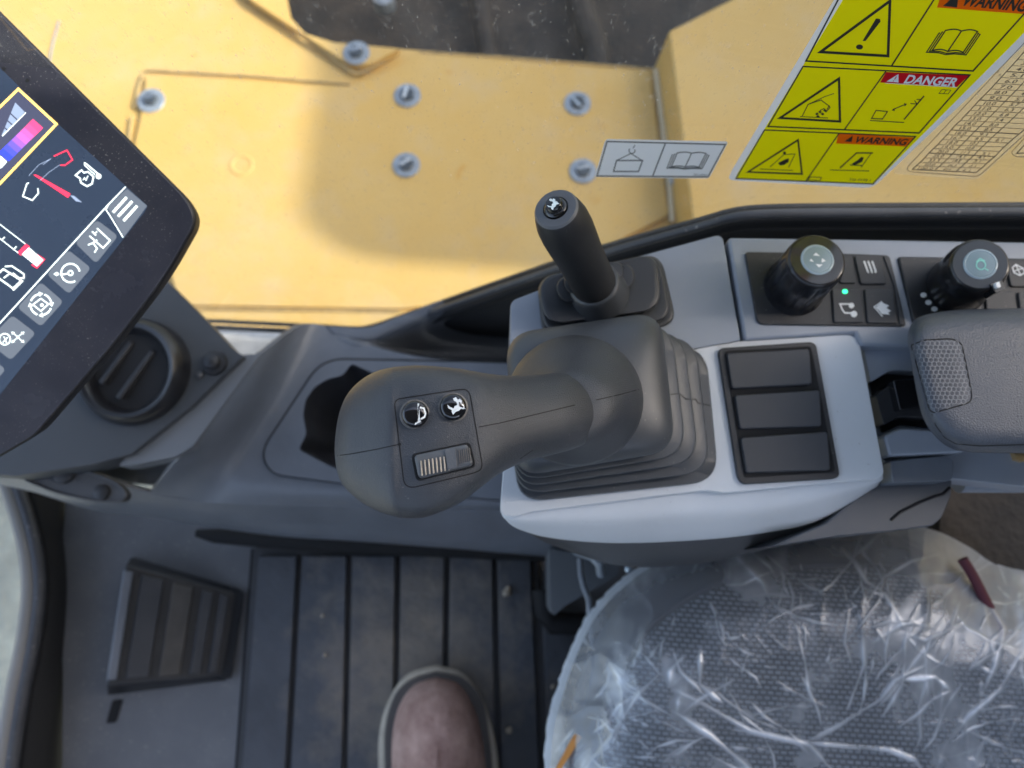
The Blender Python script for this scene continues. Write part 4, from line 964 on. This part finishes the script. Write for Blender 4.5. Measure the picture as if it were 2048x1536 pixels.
R += [G2((1014, 672), (1318, 624), (1350, 898), (1034, 950), -.403, 64, .03), G2((1024, 690), (1310, 632), (1340, 890), (1040, 942), -.400, 70, .07), G2((1050, 716), (1296, 655), (1318, 872), (1056, 928), -.3965, 80, .10), G2((1080, 740), (1270, 690), (1290, 850), (1084, 900), -.395, 80, .2)]
gaiter = rings('gaiter', R, M_RUB, js, ang=44)
# skirt of the grip
def disc(u, v, ru, rv, z, n=48): return [pz(u+ru*cos(2*pi*i/n), v+rv*sin(2*pi*i/n), z) for i in range(n)]
skirt = rings('grip_skirt', [disc(1150, 803, 134, 128, -.402), disc(1150, 801, 137, 131, -.396), disc(1150, 799, 134, 129, -.392), disc(1152, 798, 124, 119, -.386), disc(1156, 802, 108, 104, -.379), disc(1156, 808, 92, 86, -.372), disc(1150, 812, 80, 72, -.364), disc(1140, 815, 60, 60, -.360)], M_GRIP, js, ang=75)
ST = [((669, 900), (670, 916), -.349, .003, .006, 2.2), ((671, 868), (673, 938), -.348, .008, .014, 2.3), ((679, 824), (681, 962), -.347, .0125, .018, 2.4), ((695, 788), (699, 985), -.346, .0165, .021, 2.5),
      ((722, 760), (728, 1008), -.345, .0196, .024, 2.7), ((752, 743), (757, 1023), -.344, .0226, .026, 3.2), ((778, 736), (784, 1032), -.344, .0250, .027, 4.0), ((800, 733), (806, 1036), -.344, .0246, .028, 4.4), ((835, 731), (842, 1036), -.344, .0252, .029, 4.6),
      ((875, 733), (882, 1024), -.344, .0252, .029, 4.6), ((915, 737), (923, 1004), -.345, .0250, .029, 4.4), ((950, 743), (960, 976), -.346, .0246, .028, 4.0), ((980, 748), (992, 952), -.348, .0236, .027, 3.4), ((1010, 751), (1024, 934), -.351, .0222, .026, 2.9),
      ((1045, 751), (1062, 920), -.355, .0205, .025, 2.5), ((1085, 748), (1104, 910), -.360, .0195, .024, 2.25), ((1125, 745), (1146, 898), -.366, .0190, .023, 2.15), ((1160, 748), (1182, 882), -.374, .0185, .022, 2.1), ((1190, 760), (1212, 866), -.384, .018, .022, 2.0), ((1205, 772), (1222, 852), -.396, .018, .022, 2.0)]
def cr1(a, t):
    N = len(a)-1; k = min(int(t), N-1); f_ = t-k; p0, p1, p2, p3 = a[max(k-1, 0)], a[k], a[k+1], a[min(k+2, N)]
    return .5*((2*p1)+(p2-p0)*f_+(2*p0-5*p1+4*p2-p3)*f_*f_+(3*p1-p0-3*p2+p3)*f_**3)
flatST = [[s[0][0] for s in ST], [s[0][1] for s in ST], [s[1][0] for s in ST], [s[1][1] for s in ST], [s[2] for s in ST], [s[3] for s in ST], [s[4] for s in ST], [s[5] for s in ST]]
R = []; NS = 110; NR = 72
for i in range(NS+1):
    t_ = i/NS*(len(ST)-1); tu, tv, bu, bv, zc, a_, b_, nn = [cr1(x, t_) for x in flatST]
    rg = []
    for k in range(NR):
        an = 2*pi*k/NR; c_, s_ = cos(an), sin(an)
        cc = (abs(c_)**(2/nn))*(1 if c_ >= 0 else -1); ss = (abs(s_)**(2/nn))*(1 if s_ >= 0 else -1)
        rg.append(pz((tu+bu)/2-cc*(bu-tu)/2*1.0, (tv+bv)/2-cc*(bv-tv)/2, zc+(ss*a_ if ss > 0 else ss*b_)))
    R.append(rg)
grip = rings('grip', R, M_GRIP, js, ang=80)
gf = bvh_of(grip)
# seams and the rounded control plate, following the surface of the grip
d = Draw(gf, 1.5e-4)
PL = rp([(788, 799), (938, 776), (966, 938), (948, 946), (822, 976), (808, 968)], [14, 18, 16, 10, 12, 10], 6)
def dense(P, closed=False, step=6):
    out = []; n = len(P)
    for i in range(n if closed else n-1):
        a, b = P[i], P[(i+1) % n]; k = max(1, int(sqrt((a[0]-b[0])**2+(a[1]-b[1])**2)/step))
        out += [(a[0]+(b[0]-a[0])*j/k, a[1]+(b[1]-a[1])*j/k) for j in range(k)]
    if not closed: out.append(P[-1])
    return out
d.line(dense(PL, True), 2.2, True)
d.line(dense([(958, 854), (1000, 846), (1050, 834), (1100, 822), (1150, 810)]), 1.8)
d.line(dense([(668, 912), (700, 908), (750, 899), (801, 888)]), 1.8); d.line([(796, 889), (802, 888)], 5)
d.line(dense([(1066, 900), (1040, 918)]), 1)
d.done('seam_lines', M_GAP, grip)
sf = bvh_of(skirt); d = Draw(sf, 1.5e-4); d.line(dense([(1192, 800), (1240, 789), (1284, 777)]), 1.8); d.done('skirt_seam', M_GAP, skirt)
f2 = bvh_of(gaiter); d = Draw(f2, 1.5e-4); d.line(dense([(1340, 789), (1358, 787), (1372, 798), (1392, 799), (1396, 806), (1424, 812)], step=3), 2.0); d.done('gaiter_seam', M_GAP, gaiter)
# end dimple
d = Draw(gf, 2e-4); d.poly([(684, 834), (682, 822), (688, 805), (700, 786), (713, 772), (712, 785), (704, 805), (695, 822)])
d.done('end_dimple', mat('dimple_worn', (.15, .14, .13), .6, bump=.3, var=.4, vscale=200), grip)
# buttons
def gbutton(u, v, name, collar):
    c = gf(u, v); nrm = -(c.normalized()); nrm = (nrm*.55+V((0, 0, 1))*.45+V((.06, 0, 0))).normalized()
    lathe('button_collar', c-nrm*.001, nrm, [(0, .0064), (.0016, .0063), (.0019, .0058)], collar, js, n=40)
    b = lathe(name, c, nrm, [(-.001, .0056), (.0022, .0056), (.0030, .0054), (.0036, .0049), (.0040, .0041), (.0043, .0028), (.0044, .0010)], mat('button_gloss', (.006, .006, .008), .10, coat=.5), js, n=48, ang=70)
    return b
COLL = mat('worn_collar', (.13, .12, .11), .4, var=.4, vscale=300)
b1 = gbutton(830, 829, 'horn_button', COLL); f = bvh_of(b1)
d = Draw(f, 1.5e-4); hc = (838, 824)
hp = [(-.05, -1.0), (.10, -1.0), (.13, -.45), (.16, .2), (.25, .62), (.62, .78), (.62, .95), (-.30, .95), (-.28, .8), (.0, .62), (-.02, .1), (-.02, -.4)]
r_ = 22; d.poly([(836+x*r_, 829+y*r_) for x, y in hp])
d.line([(840, 815), (848, 817), (851, 826), (849, 834), (842, 838)], 3.6)
d.done('horn_symbol', M_WHITE, b1)
b2 = gbutton(906, 815, 'rabbit_button', COLL); f = bvh_of(b2)
d = Draw(f, 1.5e-4); rabbit(d, (914, 811), 21, .25); d.done('rabbit_symbol', M_WHITE, b2)
# thumb roller
def gz(P, dz): return [(p[0], p[1]) for p in P]
zr = gf(885, 925).z
prism('roller_well', rp([(822, 908), (940, 883), (952, 932), (832, 963)], [10, 10, 10, 12], 5), M_GAP, grip, z=zr+.0006, h=.004, bevel=.0003)
roll = prism('thumb_roller', rp([(827, 910), (935, 887), (947, 929), (837, 957)], [9, 9, 9, 10], 5), mat('roller_rubber', (.10, .105, .112), .42, bump=.2, bscale=900, var=.2, vscale=60), js, z=zr+.0034, h=.006, bevel=.0016, seg=4)
prism('roller_hump', rp([(889, 899), (910, 894), (915, 935), (896, 940)], 3, 3), mat('roller_rubber', (0, 0, 0)), roll, z=zr+.0046, h=.004, bevel=.0010)
for k in range(8):
    t_ = k/7; u = 840+t_*54; v0 = 921-t_*9.5
    prism('roller_rib', [(u, v0), (u+3.0, v0-.6), (u+5.5, v0+30-t_*1.5), (u+2.5, v0+30.6-t_*1.5)], M_TAN, roll, z=zr+.0043, h=.002, bevel=.0003, seg=2)
for k in range(6):
    t_ = k/5; u = 917+t_*21; v0 = 900-t_*5
    prism('roller_rib', [(u, v0), (u+1.6, v0-.3), (u+4.0, v0+26), (u+2.4, v0+26.3)], mat('dim_rib', (.16, .14, .12), .6), roll, z=zr+.0040, h=.002, bevel=.0002, seg=2)
# ================================================================== ARMREST, BRACKET, TRUNK
br = thing('armrest_bracket', 'grey stepped plastic bracket with a black slot beside the armrest', 'bracket', pz(1800, 820, -.5))
prism('bracket_base', rp([(1712, 676), (1860, 668), (2300, 668), (2300, 1000), (1905, 958), (1778, 952), (1760, 900)], [8, 0, 0, 0, 10, 8, 0], 3), M_PANEL, br, z=-.468, h=.02, bevel=.003)
prism('upper_block', rp([(1726, 690), (1850, 682), (1860, 745), (1782, 740), (1742, 764)], [8, 0, 0, 12, 6], 4), M_PANEL, br, z=-.458, h=.02, bevel=.003)
prism('slot_floor', rp([(1739, 764), (1780, 741), (1880, 746), (1900, 860), (1800, 850), (1764, 866)], 4, 3), M_GAP, br, z=-.4665, h=.004)
prism('slot_lever', rp([(1752, 790), (1776, 772), (1850, 778), (1860, 835), (1800, 832), (1768, 850)], [4, 10, 4, 4, 10, 4], 4), M_BLACK, br, z=-.455, h=.02, bevel=.003)
prism('slot_lever_step', rp([(1786, 760), (1850, 756), (1850, 812), (1800, 820)], 6, 4), M_GLOSS, br, z=-.448, h=.02, bevel=.003)
prism('lower_block', rp([(1768, 872), (1800, 855), (1900, 862), (1930, 905), (1780, 912)], [6, 14, 0, 0, 6], 4), M_PANEL, br, z=-.455, h=.02, bevel=.004)
prism('lower_ledge', rp([(1780, 922), (1880, 912), (1908, 918), (1906, 955), (1900, 962), (1786, 966)], [6, 8, 8, 6, 6, 6], 4), M_TRAY, br, z=-.458, h=.02, bevel=.003)
tr = thing('pod_trunk', 'dark grey lower cover of the joystick pod beside the seat', 'console cover', pz(1780, 1010, -.5))
prism('trunk_shell', rp([(1540, 1094), (1650, 1047), (1700, 1006), (1769, 958), (1790, 945), (1905, 950), (1903, 990), (1884, 1036), (1866, 1052), (1790, 1062), (1680, 1072)], [0, 0, 0, 8, 0, 10, 8, 10, 8, 0, 0], 4), mat('trunk_plastic', (.062, .070, .084), .45, spec=.8, bump=.2, bscale=1200, var=.12), tr, z=-.474, h=.10, bevel=.005)
tube('cover_seam', [pz(*p, -.4735) for p in ((1782, 1040), (1800, 1024), (1840, 1004), (1870, 992), (1886, 988), (1900, 975))], .0009, M_GAP, tr, n=6)
prism('black_wall', [(1900, 900), (2400, 900), (2400, 1160), (2048, 1160), (1880, 1100), (1880, 1040)], M_DIRT, tr, z=-.66, h=.02)
o = tube('armrest_rail', [pz(1915, 956, -.50), pz(2100, 956, -.50), pz(2400, 956, -.50)], .0095, M_PANEL, None, n=20); tag(o, 'grey horizontal rail in the dark gap below the armrest', 'rail')
o = tube('armrest_rod', [pz(1920, 920, -.52), pz(2100, 925, -.52), pz(2400, 925, -.52)], .008, M_BLACK, None, n=20); tag(o, 'black rod directly under the armrest edge', 'rod')
o = lathe('brass_nut', pz(2030, 912, -.47), (0, 0, 1), [(0, .0045), (.006, .0045), (.007, .002)], mat('brass', (.65, .45, .22), .3, metal=.8), None, n=6); tag(o, 'small brass nut under the armrest at the right edge', 'nut')

ar = thing('armrest', 'padded dark blue-grey armrest with a honeycomb grip patch', 'armrest', pz(1980, 760, -.40))
def arm(s, z, n=9):
    P = rp([(1813+s*9, 668+s*6), (1830+s*7, 634+s*9), (1900+s*3, 619+s*11), (2420, 610+s*12), (2420, 908-s*12), (1950+s*5, 906-s*12), (1894+s*8, 898-s*14), (1846+s*9, 846-s*10), (1830+s*9, 770)], [24, 26, 60, 0, 0, 30, 30, 34, 60], n)
    return [pz(u, v, z) for u, v in P]
R = [arm(.6, -.432), arm(.0, -.424), arm(.0, -.410), arm(.25, -.4035), arm(.22, -.4025), arm(.15, -.4005), arm(.4, -.394), arm(.9, -.3885), arm(1.6, -.3845), arm(2.6, -.3825), arm(4.2, -.3818)]
pad = rings('armrest_pad', R, mat('armrest_vinyl', (.050, .060, .080), .40, spec=.7, bump=.8, bscale=1100, var=.08, vscale=20), ar, ang=60)
af = bvh_of(pad)
d = Draw(af, 2e-4); INS = rp([(1822, 690), (1850, 680), (1906, 677), (1924, 688), (1945, 795), (1938, 806), (1866, 826), (1858, 818)], [4, 0, 16, 8, 14, 10, 6, 4], 5)
DI = []
for i in range(len(INS)):
    a, b = INS[i], INS[(i+1) % len(INS)]; k = max(1, int(sqrt((a[0]-b[0])**2+(a[1]-b[1])**2)/6)); DI += [(a[0]+(b[0]-a[0])*j/k, a[1]+(b[1]-a[1])*j/k) for j in range(k)]
d.line(DI, 2.6, True); d.done('patch_groove', M_GAP, pad)
d = Draw(af, 3e-4); S = 9.6
for i in range(-2, 22):
    for j in range(-2, 22):
        cx = 1820+i*S+ (S/2 if j % 2 else 0)+j*1.7; cy = 678+j*S*.87
        if all(inpoly(cx+S*.4*x, cy+S*.4*y, INS) for x, y in ((1, 0), (-1, 0), (0, 1), (0, -1))):
            P = [(cx+S*.577*.93*cos(a*pi/3+pi/6), cy+S*.577*.93*sin(a*pi/3+pi/6)) for a in range(6)]; d.line(P, .9, True)
d.done('honeycomb_patch', mat('honeycomb_ridge', (.17, .18, .20), .4), pad)
d = Draw(af, 2e-4)
L1 = [(1864, 828), (1872, 852), (1890, 876), (1912, 888), (1960, 892), (2060, 889)]
DL = []
for a, b in zip(L1, L1[1:]):
    k = max(1, int(abs(b[0]-a[0])/8)); DL += [(a[0]+(b[0]-a[0])*j/k, a[1]+(b[1]-a[1])*j/k) for j in range(k)]
d.line(DL, 2.0); d.done('pad_seam', M_GAP, pad)

# ================================================================== SEAT AND ITS PLASTIC FILM
OUT = [(1100, 1560), (1106, 1470), (1126, 1390), (1150, 1320), (1188, 1240), (1250, 1172), (1340, 1112), (1440, 1072), (1540, 1054), (1650, 1048), (1760, 1048), (1860, 1058), (1935, 1092), (1990, 1128), (2060, 1144), (2200, 1180), (2400, 1260), (2520, 1500), (2500, 1800), (2350, 2020), (2000, 2120), (1600, 2120), (1300, 2060), (1150, 1900), (1104, 1730)]
CX, CY = 1720, 1560
def polar(r, th, z, grow=1.):
    return None
def outline_px(n, grow=0):
    P = [V((x, y, 0)) for x, y in OUT]; P.append(P[0]); C = crom(P, n)[:-1]
    return [(p.x+(p.x-CX)/max(1, (p-V((CX, CY, 0))).length)*grow, p.y+(p.y-CY)/max(1, (p-V((CX, CY, 0))).length)*grow) for p in C]
seat = thing('operator_seat', 'dark seat cushion of dotted fabric wrapped in clear plastic', 'seat', pz(CX, CY, -.66))
NA = 200; O0 = outline_px(NA, -22)
def zseat(r): return -.600-.055*max(0, (r-.55)/.45)**2.2
def seatring(r, z=None): return [pz(CX+(x-CX)*r, CY+(y-CY)*r, zseat(r) if z is None else z) for x, y in O0]
R = [seatring(.98, -.78), seatring(1.0, -.70), seatring(1.0, -.665), seatring(.985, -.652)]+[seatring(r) for r in (.96, .93, .90)]
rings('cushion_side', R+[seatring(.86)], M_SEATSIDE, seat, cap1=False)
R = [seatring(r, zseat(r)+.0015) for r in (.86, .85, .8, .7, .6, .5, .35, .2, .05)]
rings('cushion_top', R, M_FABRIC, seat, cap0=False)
tube('cushion_piping', [p+V((0, 0, .001)) for p in seatring(.875)]+[seatring(.875)[0]], .0022, M_SEATSIDE, seat, n=8)
tube('red_trim', crom([pz(*p, -.612) for p in ((1925, 1118), (1945, 1150), (1965, 1190), (1985, 1230), (2000, 1275))], 12), .0040, M_REDTHREAD, seat)
prism('orange_tab', rp([(1150, 1468), (1164, 1474), (1118, 1545), (1100, 1560)], 4, 2), M_ORANGE, seat, z=-.628, h=.004)

import numpy as np
film = thing('plastic_seat_cover', 'wrinkled clear plastic film stretched over the dark seat cushion', 'plastic cover', pz(CX, CY, -.6))
rng = np.random.RandomState(5)
NA, NRr = 900, 230
O1 = np.array(outline_px(NA, 0)); rr = np.linspace(0.02, 1.0, NRr)**.85
X = CX+(O1[:, 0][None, :]-CX)*rr[:, None]; Y = CY+(O1[:, 1][None, :]-CY)*rr[:, None]
def fbm(X, Y, s, seed, octs=4, sx=1., sy=1.):
    r_ = np.random.RandomState(seed); out = np.zeros_like(X); a = 1.; tot = 0
    for o_ in range(octs):
        G_ = r_.rand(64, 64); x = X*sx/s*2**o_+r_.rand()*50; y = Y*sy/s*2**o_+r_.rand()*50
        xi = np.floor(x).astype(int); yi = np.floor(y).astype(int); fx = x-xi; fy = y-yi; fx = fx*fx*(3-2*fx); fy = fy*fy*(3-2*fy)
        g = lambda i, j: G_[i % 64, j % 64]
        out += a*((g(xi, yi)*(1-fx)+g(xi+1, yi)*fx)*(1-fy)+(g(xi, yi+1)*(1-fx)+g(xi+1, yi+1)*fx)*fy); tot += a; a *= .5
    return out/tot
def ridged(X, Y, s, seed, **k): return 1-np.abs(2*fbm(X, Y, s, seed, **k)-1)*2.2
# radial base height
RR = rr[:, None]*np.ones_like(X)
Z = -.592-.055*np.clip((RR-.52)/.48, 0, 1)**2.4
edge = np.clip((RR-.45)/.5, 0, 1)
H = np.zeros_like(X)
FOLD = np.zeros_like(X)
# creases that fan in from the rim, and long tension lines
def crease(P, h, w):
    global H
    D = np.full_like(X, 1e9); T = np.zeros_like(X); nseg = len(P)-1; si = 0
    for (x0, y0), (x1, y1) in zip(P, P[1:]):
        dx, dy = x1-x0, y1-y0; l2 = dx*dx+dy*dy
        t = np.clip(((X-x0)*dx+(Y-y0)*dy)/l2, 0, 1); d_ = np.hypot(X-(x0+t*dx), Y-(y0+t*dy)); s_ = ((X-x0)*dy-(Y-y0)*dx)
        m_ = d_ < D; D = np.where(m_, d_, D); T = np.where(m_, (si+t)/nseg, T); si += 1
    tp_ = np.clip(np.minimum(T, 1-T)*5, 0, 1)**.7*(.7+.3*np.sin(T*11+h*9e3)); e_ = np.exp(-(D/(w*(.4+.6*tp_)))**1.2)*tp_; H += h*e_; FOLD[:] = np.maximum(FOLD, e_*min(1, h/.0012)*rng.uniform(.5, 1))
main = [[(1800, 1700), (1620, 1490), (1500, 1462), (1400, 1405), (1340, 1378)], [(1610, 1485), (1710, 1495), (1780, 1500), (1830, 1520), (1880, 1600)], [(1610, 1485), (1680, 1450), (1760, 1400), (1790, 1360), (1860, 1328)],
        [(1720, 1175), (1770, 1190), (1790, 1220), (1810, 1260)], [(1790, 1360), (1870, 1355), (1900, 1380)], [(1340, 1378), (1340, 1340), (1370, 1310)], [(1400, 1290), (1400, 1370), (1450, 1410)], [(1725, 1250), (1728, 1330), (1690, 1430)],
        [(1800, 1265), (1850, 1280), (1900, 1260), (1920, 1200)], [(1480, 1080), (1400, 1110), (1330, 1140)], [(1440, 1070), (1530, 1070), (1600, 1070), (1700, 1080)], [(1980, 1210), (2010, 1260), (1990, 1330), (1960, 1400)], [(1740, 1290), (1800, 1250), (1850, 1240)], [(2048, 1300), (2000, 1380), (1940, 1430), (1900, 1480)], [(1470, 1110), (1500, 1140), (1540, 1180)], [(1340, 1420), (1420, 1470), (1490, 1530), (1540, 1600)]]
for P in main: crease(P, rng.uniform(.0009, .0016), rng.uniform(3, 5))
for k in range(380):
    a = rng.uniform(0, 2*pi); r0_ = rng.uniform(.45, 1.0); L_ = rng.uniform(25, 200)
    x = CX+cos(a)*620*r0_*1.0; y = CY+sin(a)*500*r0_; da = a+pi+rng.uniform(-.7, .7) if rng.rand() < .6 else rng.uniform(0, 2*pi)
    P = [(x, y)]
    for s_ in range(3): da += rng.uniform(-.5, .5); P.append((P[-1][0]+cos(da)*L_/3, P[-1][1]+sin(da)*L_/3))
    crease(P, rng.uniform(.00015, .0010)**1.0, rng.uniform(1.3, 3.0))
H += .28*(.0065*np.clip(ridged(X, Y, 140, 3, octs=2, sx=1.3), 0, 1)**3+.0018*np.clip(ridged(X, Y, 70, 4, octs=2, sy=.6), 0, 1)**5)*(.15+edge)
H += .0004*ridged(X, Y, 30, 9, octs=1)*edge
H += .008*(fbm(X, Y, 160, 11, octs=2)-.5)*edge
low = np.clip((X-CX)/700+.4, 0, 1)*np.clip((Y-1300)/250, 0, 1)
H += .0016*np.clip(ridged(X, Y, 38, 21, octs=2, sx=1.6, sy=.5), 0, 1)**3*low
Z = Z+H
dr_ = np.array(fw)[None, None, :]+((X-1024)/F)[..., None]*np.array(rt)+((768-Y)/F)[..., None]*np.array(up)
PT = dr_*(Z/dr_[..., 2])[..., None]
verts = PT.reshape(-1, 3)
idx = np.arange(NRr*NA).reshape(NRr, NA); a_ = idx[:-1]; b_ = idx[1:]
faces = np.stack([a_, np.roll(a_, -1, 1), np.roll(b_, -1, 1), b_], -1).reshape(-1, 4)
me = bpy.data.meshes.new('film_top'); me.from_pydata(verts.tolist(), [], faces.tolist()); me.attributes.new('fold_glare', 'FLOAT', 'POINT').data.foreach_set('value', (FOLD*(.62+.6*fbm(X, Y, 60, 31)) + .45*np.clip(fbm(X, Y, 90, 41, sx=1.4)*2.6-1.35, 0, 1)*(.3+.7*fbm(X, Y, 14, 43, sx=.5))).ravel()); me.materials.append(M_FILM)  # fold whiteness plus cloudy glare patches painted into the film opacity
me.polygons.foreach_set('use_smooth', [True]*len(me.polygons)); me.update()
o = bpy.data.objects.new('film_top', me); COL.objects.link(o); adopt(o, film)
rim = [V(PT[-1, i]) for i in range(0, NA, 5)]
skirt_r = [rim]
for k, (dz, g_) in enumerate(((-.02, 1.012), (-.045, 1.004), (-.08, .985), (-.12, .97))):
    cw = pz(CX, CY, -.7); skirt_r.append([V(((p.x-cw.x)*g_+cw.x+rng.uniform(-.0015, .0015), (p.y-cw.y)*g_+cw.y+rng.uniform(-.0015, .0015), p.z+dz)) for p in rim])
rings('film_side', skirt_r, M_FILM, film, cap0=False, cap1=False, ang=80)

# ================================================================== MONITOR
mon = thing('monitor', 'large black touchscreen monitor tilted at the left edge, showing gauges', 'monitor', pd(100, 500, .44))
# plane of the glass, tilted a little towards the seat
mo = pd(120, 470, .42); mn = (-fw+V((.10, -.16, .0))).normalized()
def mp(u, v):
    d_ = ray(u, v); return d_*(mo.dot(mn)/d_.dot(mn))
MO = rp([(-8, 14), (378, 398), (397, 440), (332, 556), (228, 690), (80, 862), (66, 876), (-6, 918), (-220, 1030), (-640, 560), (-300, -270)], [0, 30, 26, 60, 0, 30, 20, 0, 0, 0, 0], 6)
prism('housing', MO, mat('monitor_case', (.008, .008, .010), .5, bump=.3, bscale=900), mon, h=.014, down=-mn, fn=lambda u, v: mp(u, v), bevel=.002, taper=-.03)
cm = (60, 500)
MI = [(x+(cm[0]-x)*.012, y+(cm[1]-y)*.012) for x, y in MO]
gl = prism('glass_front', MI, M_MON, mon, h=.0016, down=-mn, fn=lambda u, v: mp(u, v)+mn*.0012, bevel=.0006)
mf = lambda u, v: mp(u, v)+mn*.0012
scr = Draw(mf, 2e-4); scr.poly(rp([(-250, -93), (6, 140), (118, 248), (297, 412), (292, 424), (0, 792), (-140, 955), (-480, 560)], 3, 2)); so_ = scr.done('screen', M_SCR, mon)
d = Draw(mf, 4e-4)
for P in ([(196, 440), (238, 472), (194, 527), (152, 486)], [(139, 500), (184, 536), (140, 588), (96, 549)], [(84, 564), (129, 603), (84, 653), (37, 615)], [(27, 630), (74, 666), (24, 720), (-24, 682)], [(-34, 700), (14, 738), (-30, 790), (-80, 750)]): d.poly(rp(P, 9, 4))
d.poly([(256, 378), (296, 412), (250, 474), (216, 414)])
d.done('screen_keys', M_SB, so_)
d = Draw(mf, 4e-4)
d.poly([(-60, 285), (40, 182), (112, 249), (0, 364), (-60, 420)]); d.done('menu_card', screen_mat('screen_card', (.045, .05, .085), .6), so_)
d = Draw(mf, 6e-4)
d.line([(-60, 276), (39, 179), (115, 249), (-40, 412)], 5.0)
d.done('gold_frame', M_SG, so_)
d = Draw(mf, 6e-4)
for a, b in ((0, .2), (.24, .42), (.46, .64), (.68, 1.0)):
    f0 = lambda t: ((6+(33-6)*t, 271+(206-271)*t), (8+(52-8)*t, 271+(225-271)*t)); (p, q), (p2, q2) = f0(a), f0(b); d.poly([p, p2, q2, q])
d.line([(88, 330), (104, 318)], 1.2); d.poly([(142, 391), (150, 392), (166, 405), (154, 403)])
d.line([(60, 352), (80, 330), (104, 318)], 1.0); d.line([(82, 362), (100, 345), (122, 330)], 1.0)
d.done('grey_graphics', M_SGR, so_)
for k in range(8):
    t_ = k/8; t2 = (k+1)/8+.004; A, B2 = (0, 306), (20, 323); C_, D_ = (68, 239), (88, 257); L_ = lambda a, b, t: (a[0]+(b[0]-a[0])*t, a[1]+(b[1]-a[1])*t)
    d = Draw(mf, 6e-4); d.poly([L_(A, C_, t_), L_(A, C_, t2), L_(B2, D_, t2), L_(B2, D_, t_)])
    c_ = [(.03, .05, .85), (.05, .06, .80), (.10, .07, .65), (.22, .08, .50), (.36, .09, .42), (.55, .08, .28), (.72, .06, .18), (.80, .05, .15)][k]
    d.done('heat_bar', screen_mat('heat_%d' % k, c_, .7), so_)
d = Draw(mf, 7e-4)
d.line([(110, 313), (136, 301), (147, 320), (132, 331), (123, 331)], 2.2); d.done('red_bucket', M_SR, so_)
d = Draw(mf, 7e-4); d.poly([(69, 350), (75, 350), (143, 388), (138, 396)]); d.done('red_needle', M_SR, so_)
d = Draw(mf, 7e-4)
d.poly([(54, 488), (62, 493), (44, 511), (37, 505)]); d.line([(76, 510), (90, 519), (76, 535), (66, 529)], 3.4)
d.done('red_graphics', M_SR, so_)
d = Draw(mf, 7e-4)
d.poly(rp([(-14, 330), (2, 311), (17, 324), (4, 338)], 3, 2)); d.line([(7, 273), (54, 226)], 1.8)
d.line([(60, 366), (56, 368), (48, 393), (67, 401), (79, 387), (78, 377)], 2.2)
d.line([(153, 351), (165, 341), (170, 346), (178, 344), (189, 354), (186, 368), (176, 373), (164, 366), (162, 357)], 2.8, True); d.line([(168, 361), (171, 356), (174, 361), (178, 352)], 1.6)
d.line([(170, 326), (174, 328), (199, 349)], 2.6); d.line([(170, 330), (192, 350)], 1.6); d.circ((199, 353), 5.5)
d.line([(253, 374), (218, 410), (60, 583), (-80, 735)], 2.4); d.line([(218, 410), (214, 420), (222, 432), (248, 475)], 2.0)
for P in ([(228, 425), (255, 395)], [(238, 433), (266, 403)], [(249, 442), (276, 412)]): d.line(P, 5.2)
d.line([(-30, 424), (53, 488)], 1.6); d.line([(-30, 452), (39, 506)], 1.6); d.line([(6, 480), (12, 474)], 2); d.line([(29, 500), (35, 493)], 2)
d.poly([(60, 495), (89, 520), (76, 533), (46, 509)])
d.text('0', (-14, 500), (9, 8), (7, -9))
# fuel pump
d.line([(-6, 552), (9, 538), (45, 561), (27, 578)], 3); d.line([(-6, 552), (30, 578), (47, 562)], 3); d.line([(28, 580), (30, 579), (48, 561)], 3); d.line([(10, 556), (24, 545)], 2.6); d.line([(12, 533), (26, 532), (50, 548), (50, 556), (40, 556), (28, 546)], 2.6)
# key icons
d.line([(196, 457), (222, 481), (208, 496), (181, 472)], 2.6); d.line([(186, 463), (194, 471)], 2.6); d.line([(190, 469), (196, 463)], 2.2); d.line([(178, 490), (188, 486), (196, 497), (191, 505)], 2.6); d.line([(188, 486), (196, 480)], 2.6)
d.ring((143, 546), 18.5, 3.0, 60, 350); d.ring((143, 546), 4.5, 2.6); d.line([(139, 547), (126, 549)], 2.6); d.poly([(109, 548), (116, 544), (121, 548), (116, 552)])
for a in (20, 110, 200, 290): d.ring((84, 609), 21, 3.2, a, a+58, 8)
for a in (80, 170, 260, 350):
    x, y = 84+21*cos(radians(a)), 609+21*sin(radians(a)); tx, ty = -sin(radians(a)), cos(radians(a)); d.poly([(x+tx*8, y+ty*8), (x+ty*5, y-tx*5), (x-ty*5, y+tx*5)])
d.line([(68, 609), (84, 622), (99, 608), (84, 597)], 2.4, True); d.line([(76, 603), (82, 598)], 2.2); d.circ((86, 610), 3.4)
d.ring((12, 678), 11, 2.4); d.text('X', (7, 684), (10, 2), (2, -12), bold=.02)
for sx, sy in ((1, 1), (1, -1), (-1, 1), (-1, -1)):
    c_ = (38, 674); d.line([(c_[0]+3*sx, c_[1]+3*sy), (c_[0]+9*sx, c_[1]+8*sy)], 1.8); d.poly([(c_[0]+13*sx, c_[1]+11*sy), (c_[0]+11*sx, c_[1]+5*sy), (c_[0]+6*sx, c_[1]+10*sy)])
d.ring((38, 674), 2.4, 1.4, n=12)
d.done('white_graphics', M_SW, so_)
# two tiny sensor holes in the bezel
d = Draw(mf, 3e-4); d.circ((10, 139), 4); d.circ((57, 162), 4); d.done('sensor_holes', M_GAP, gl)
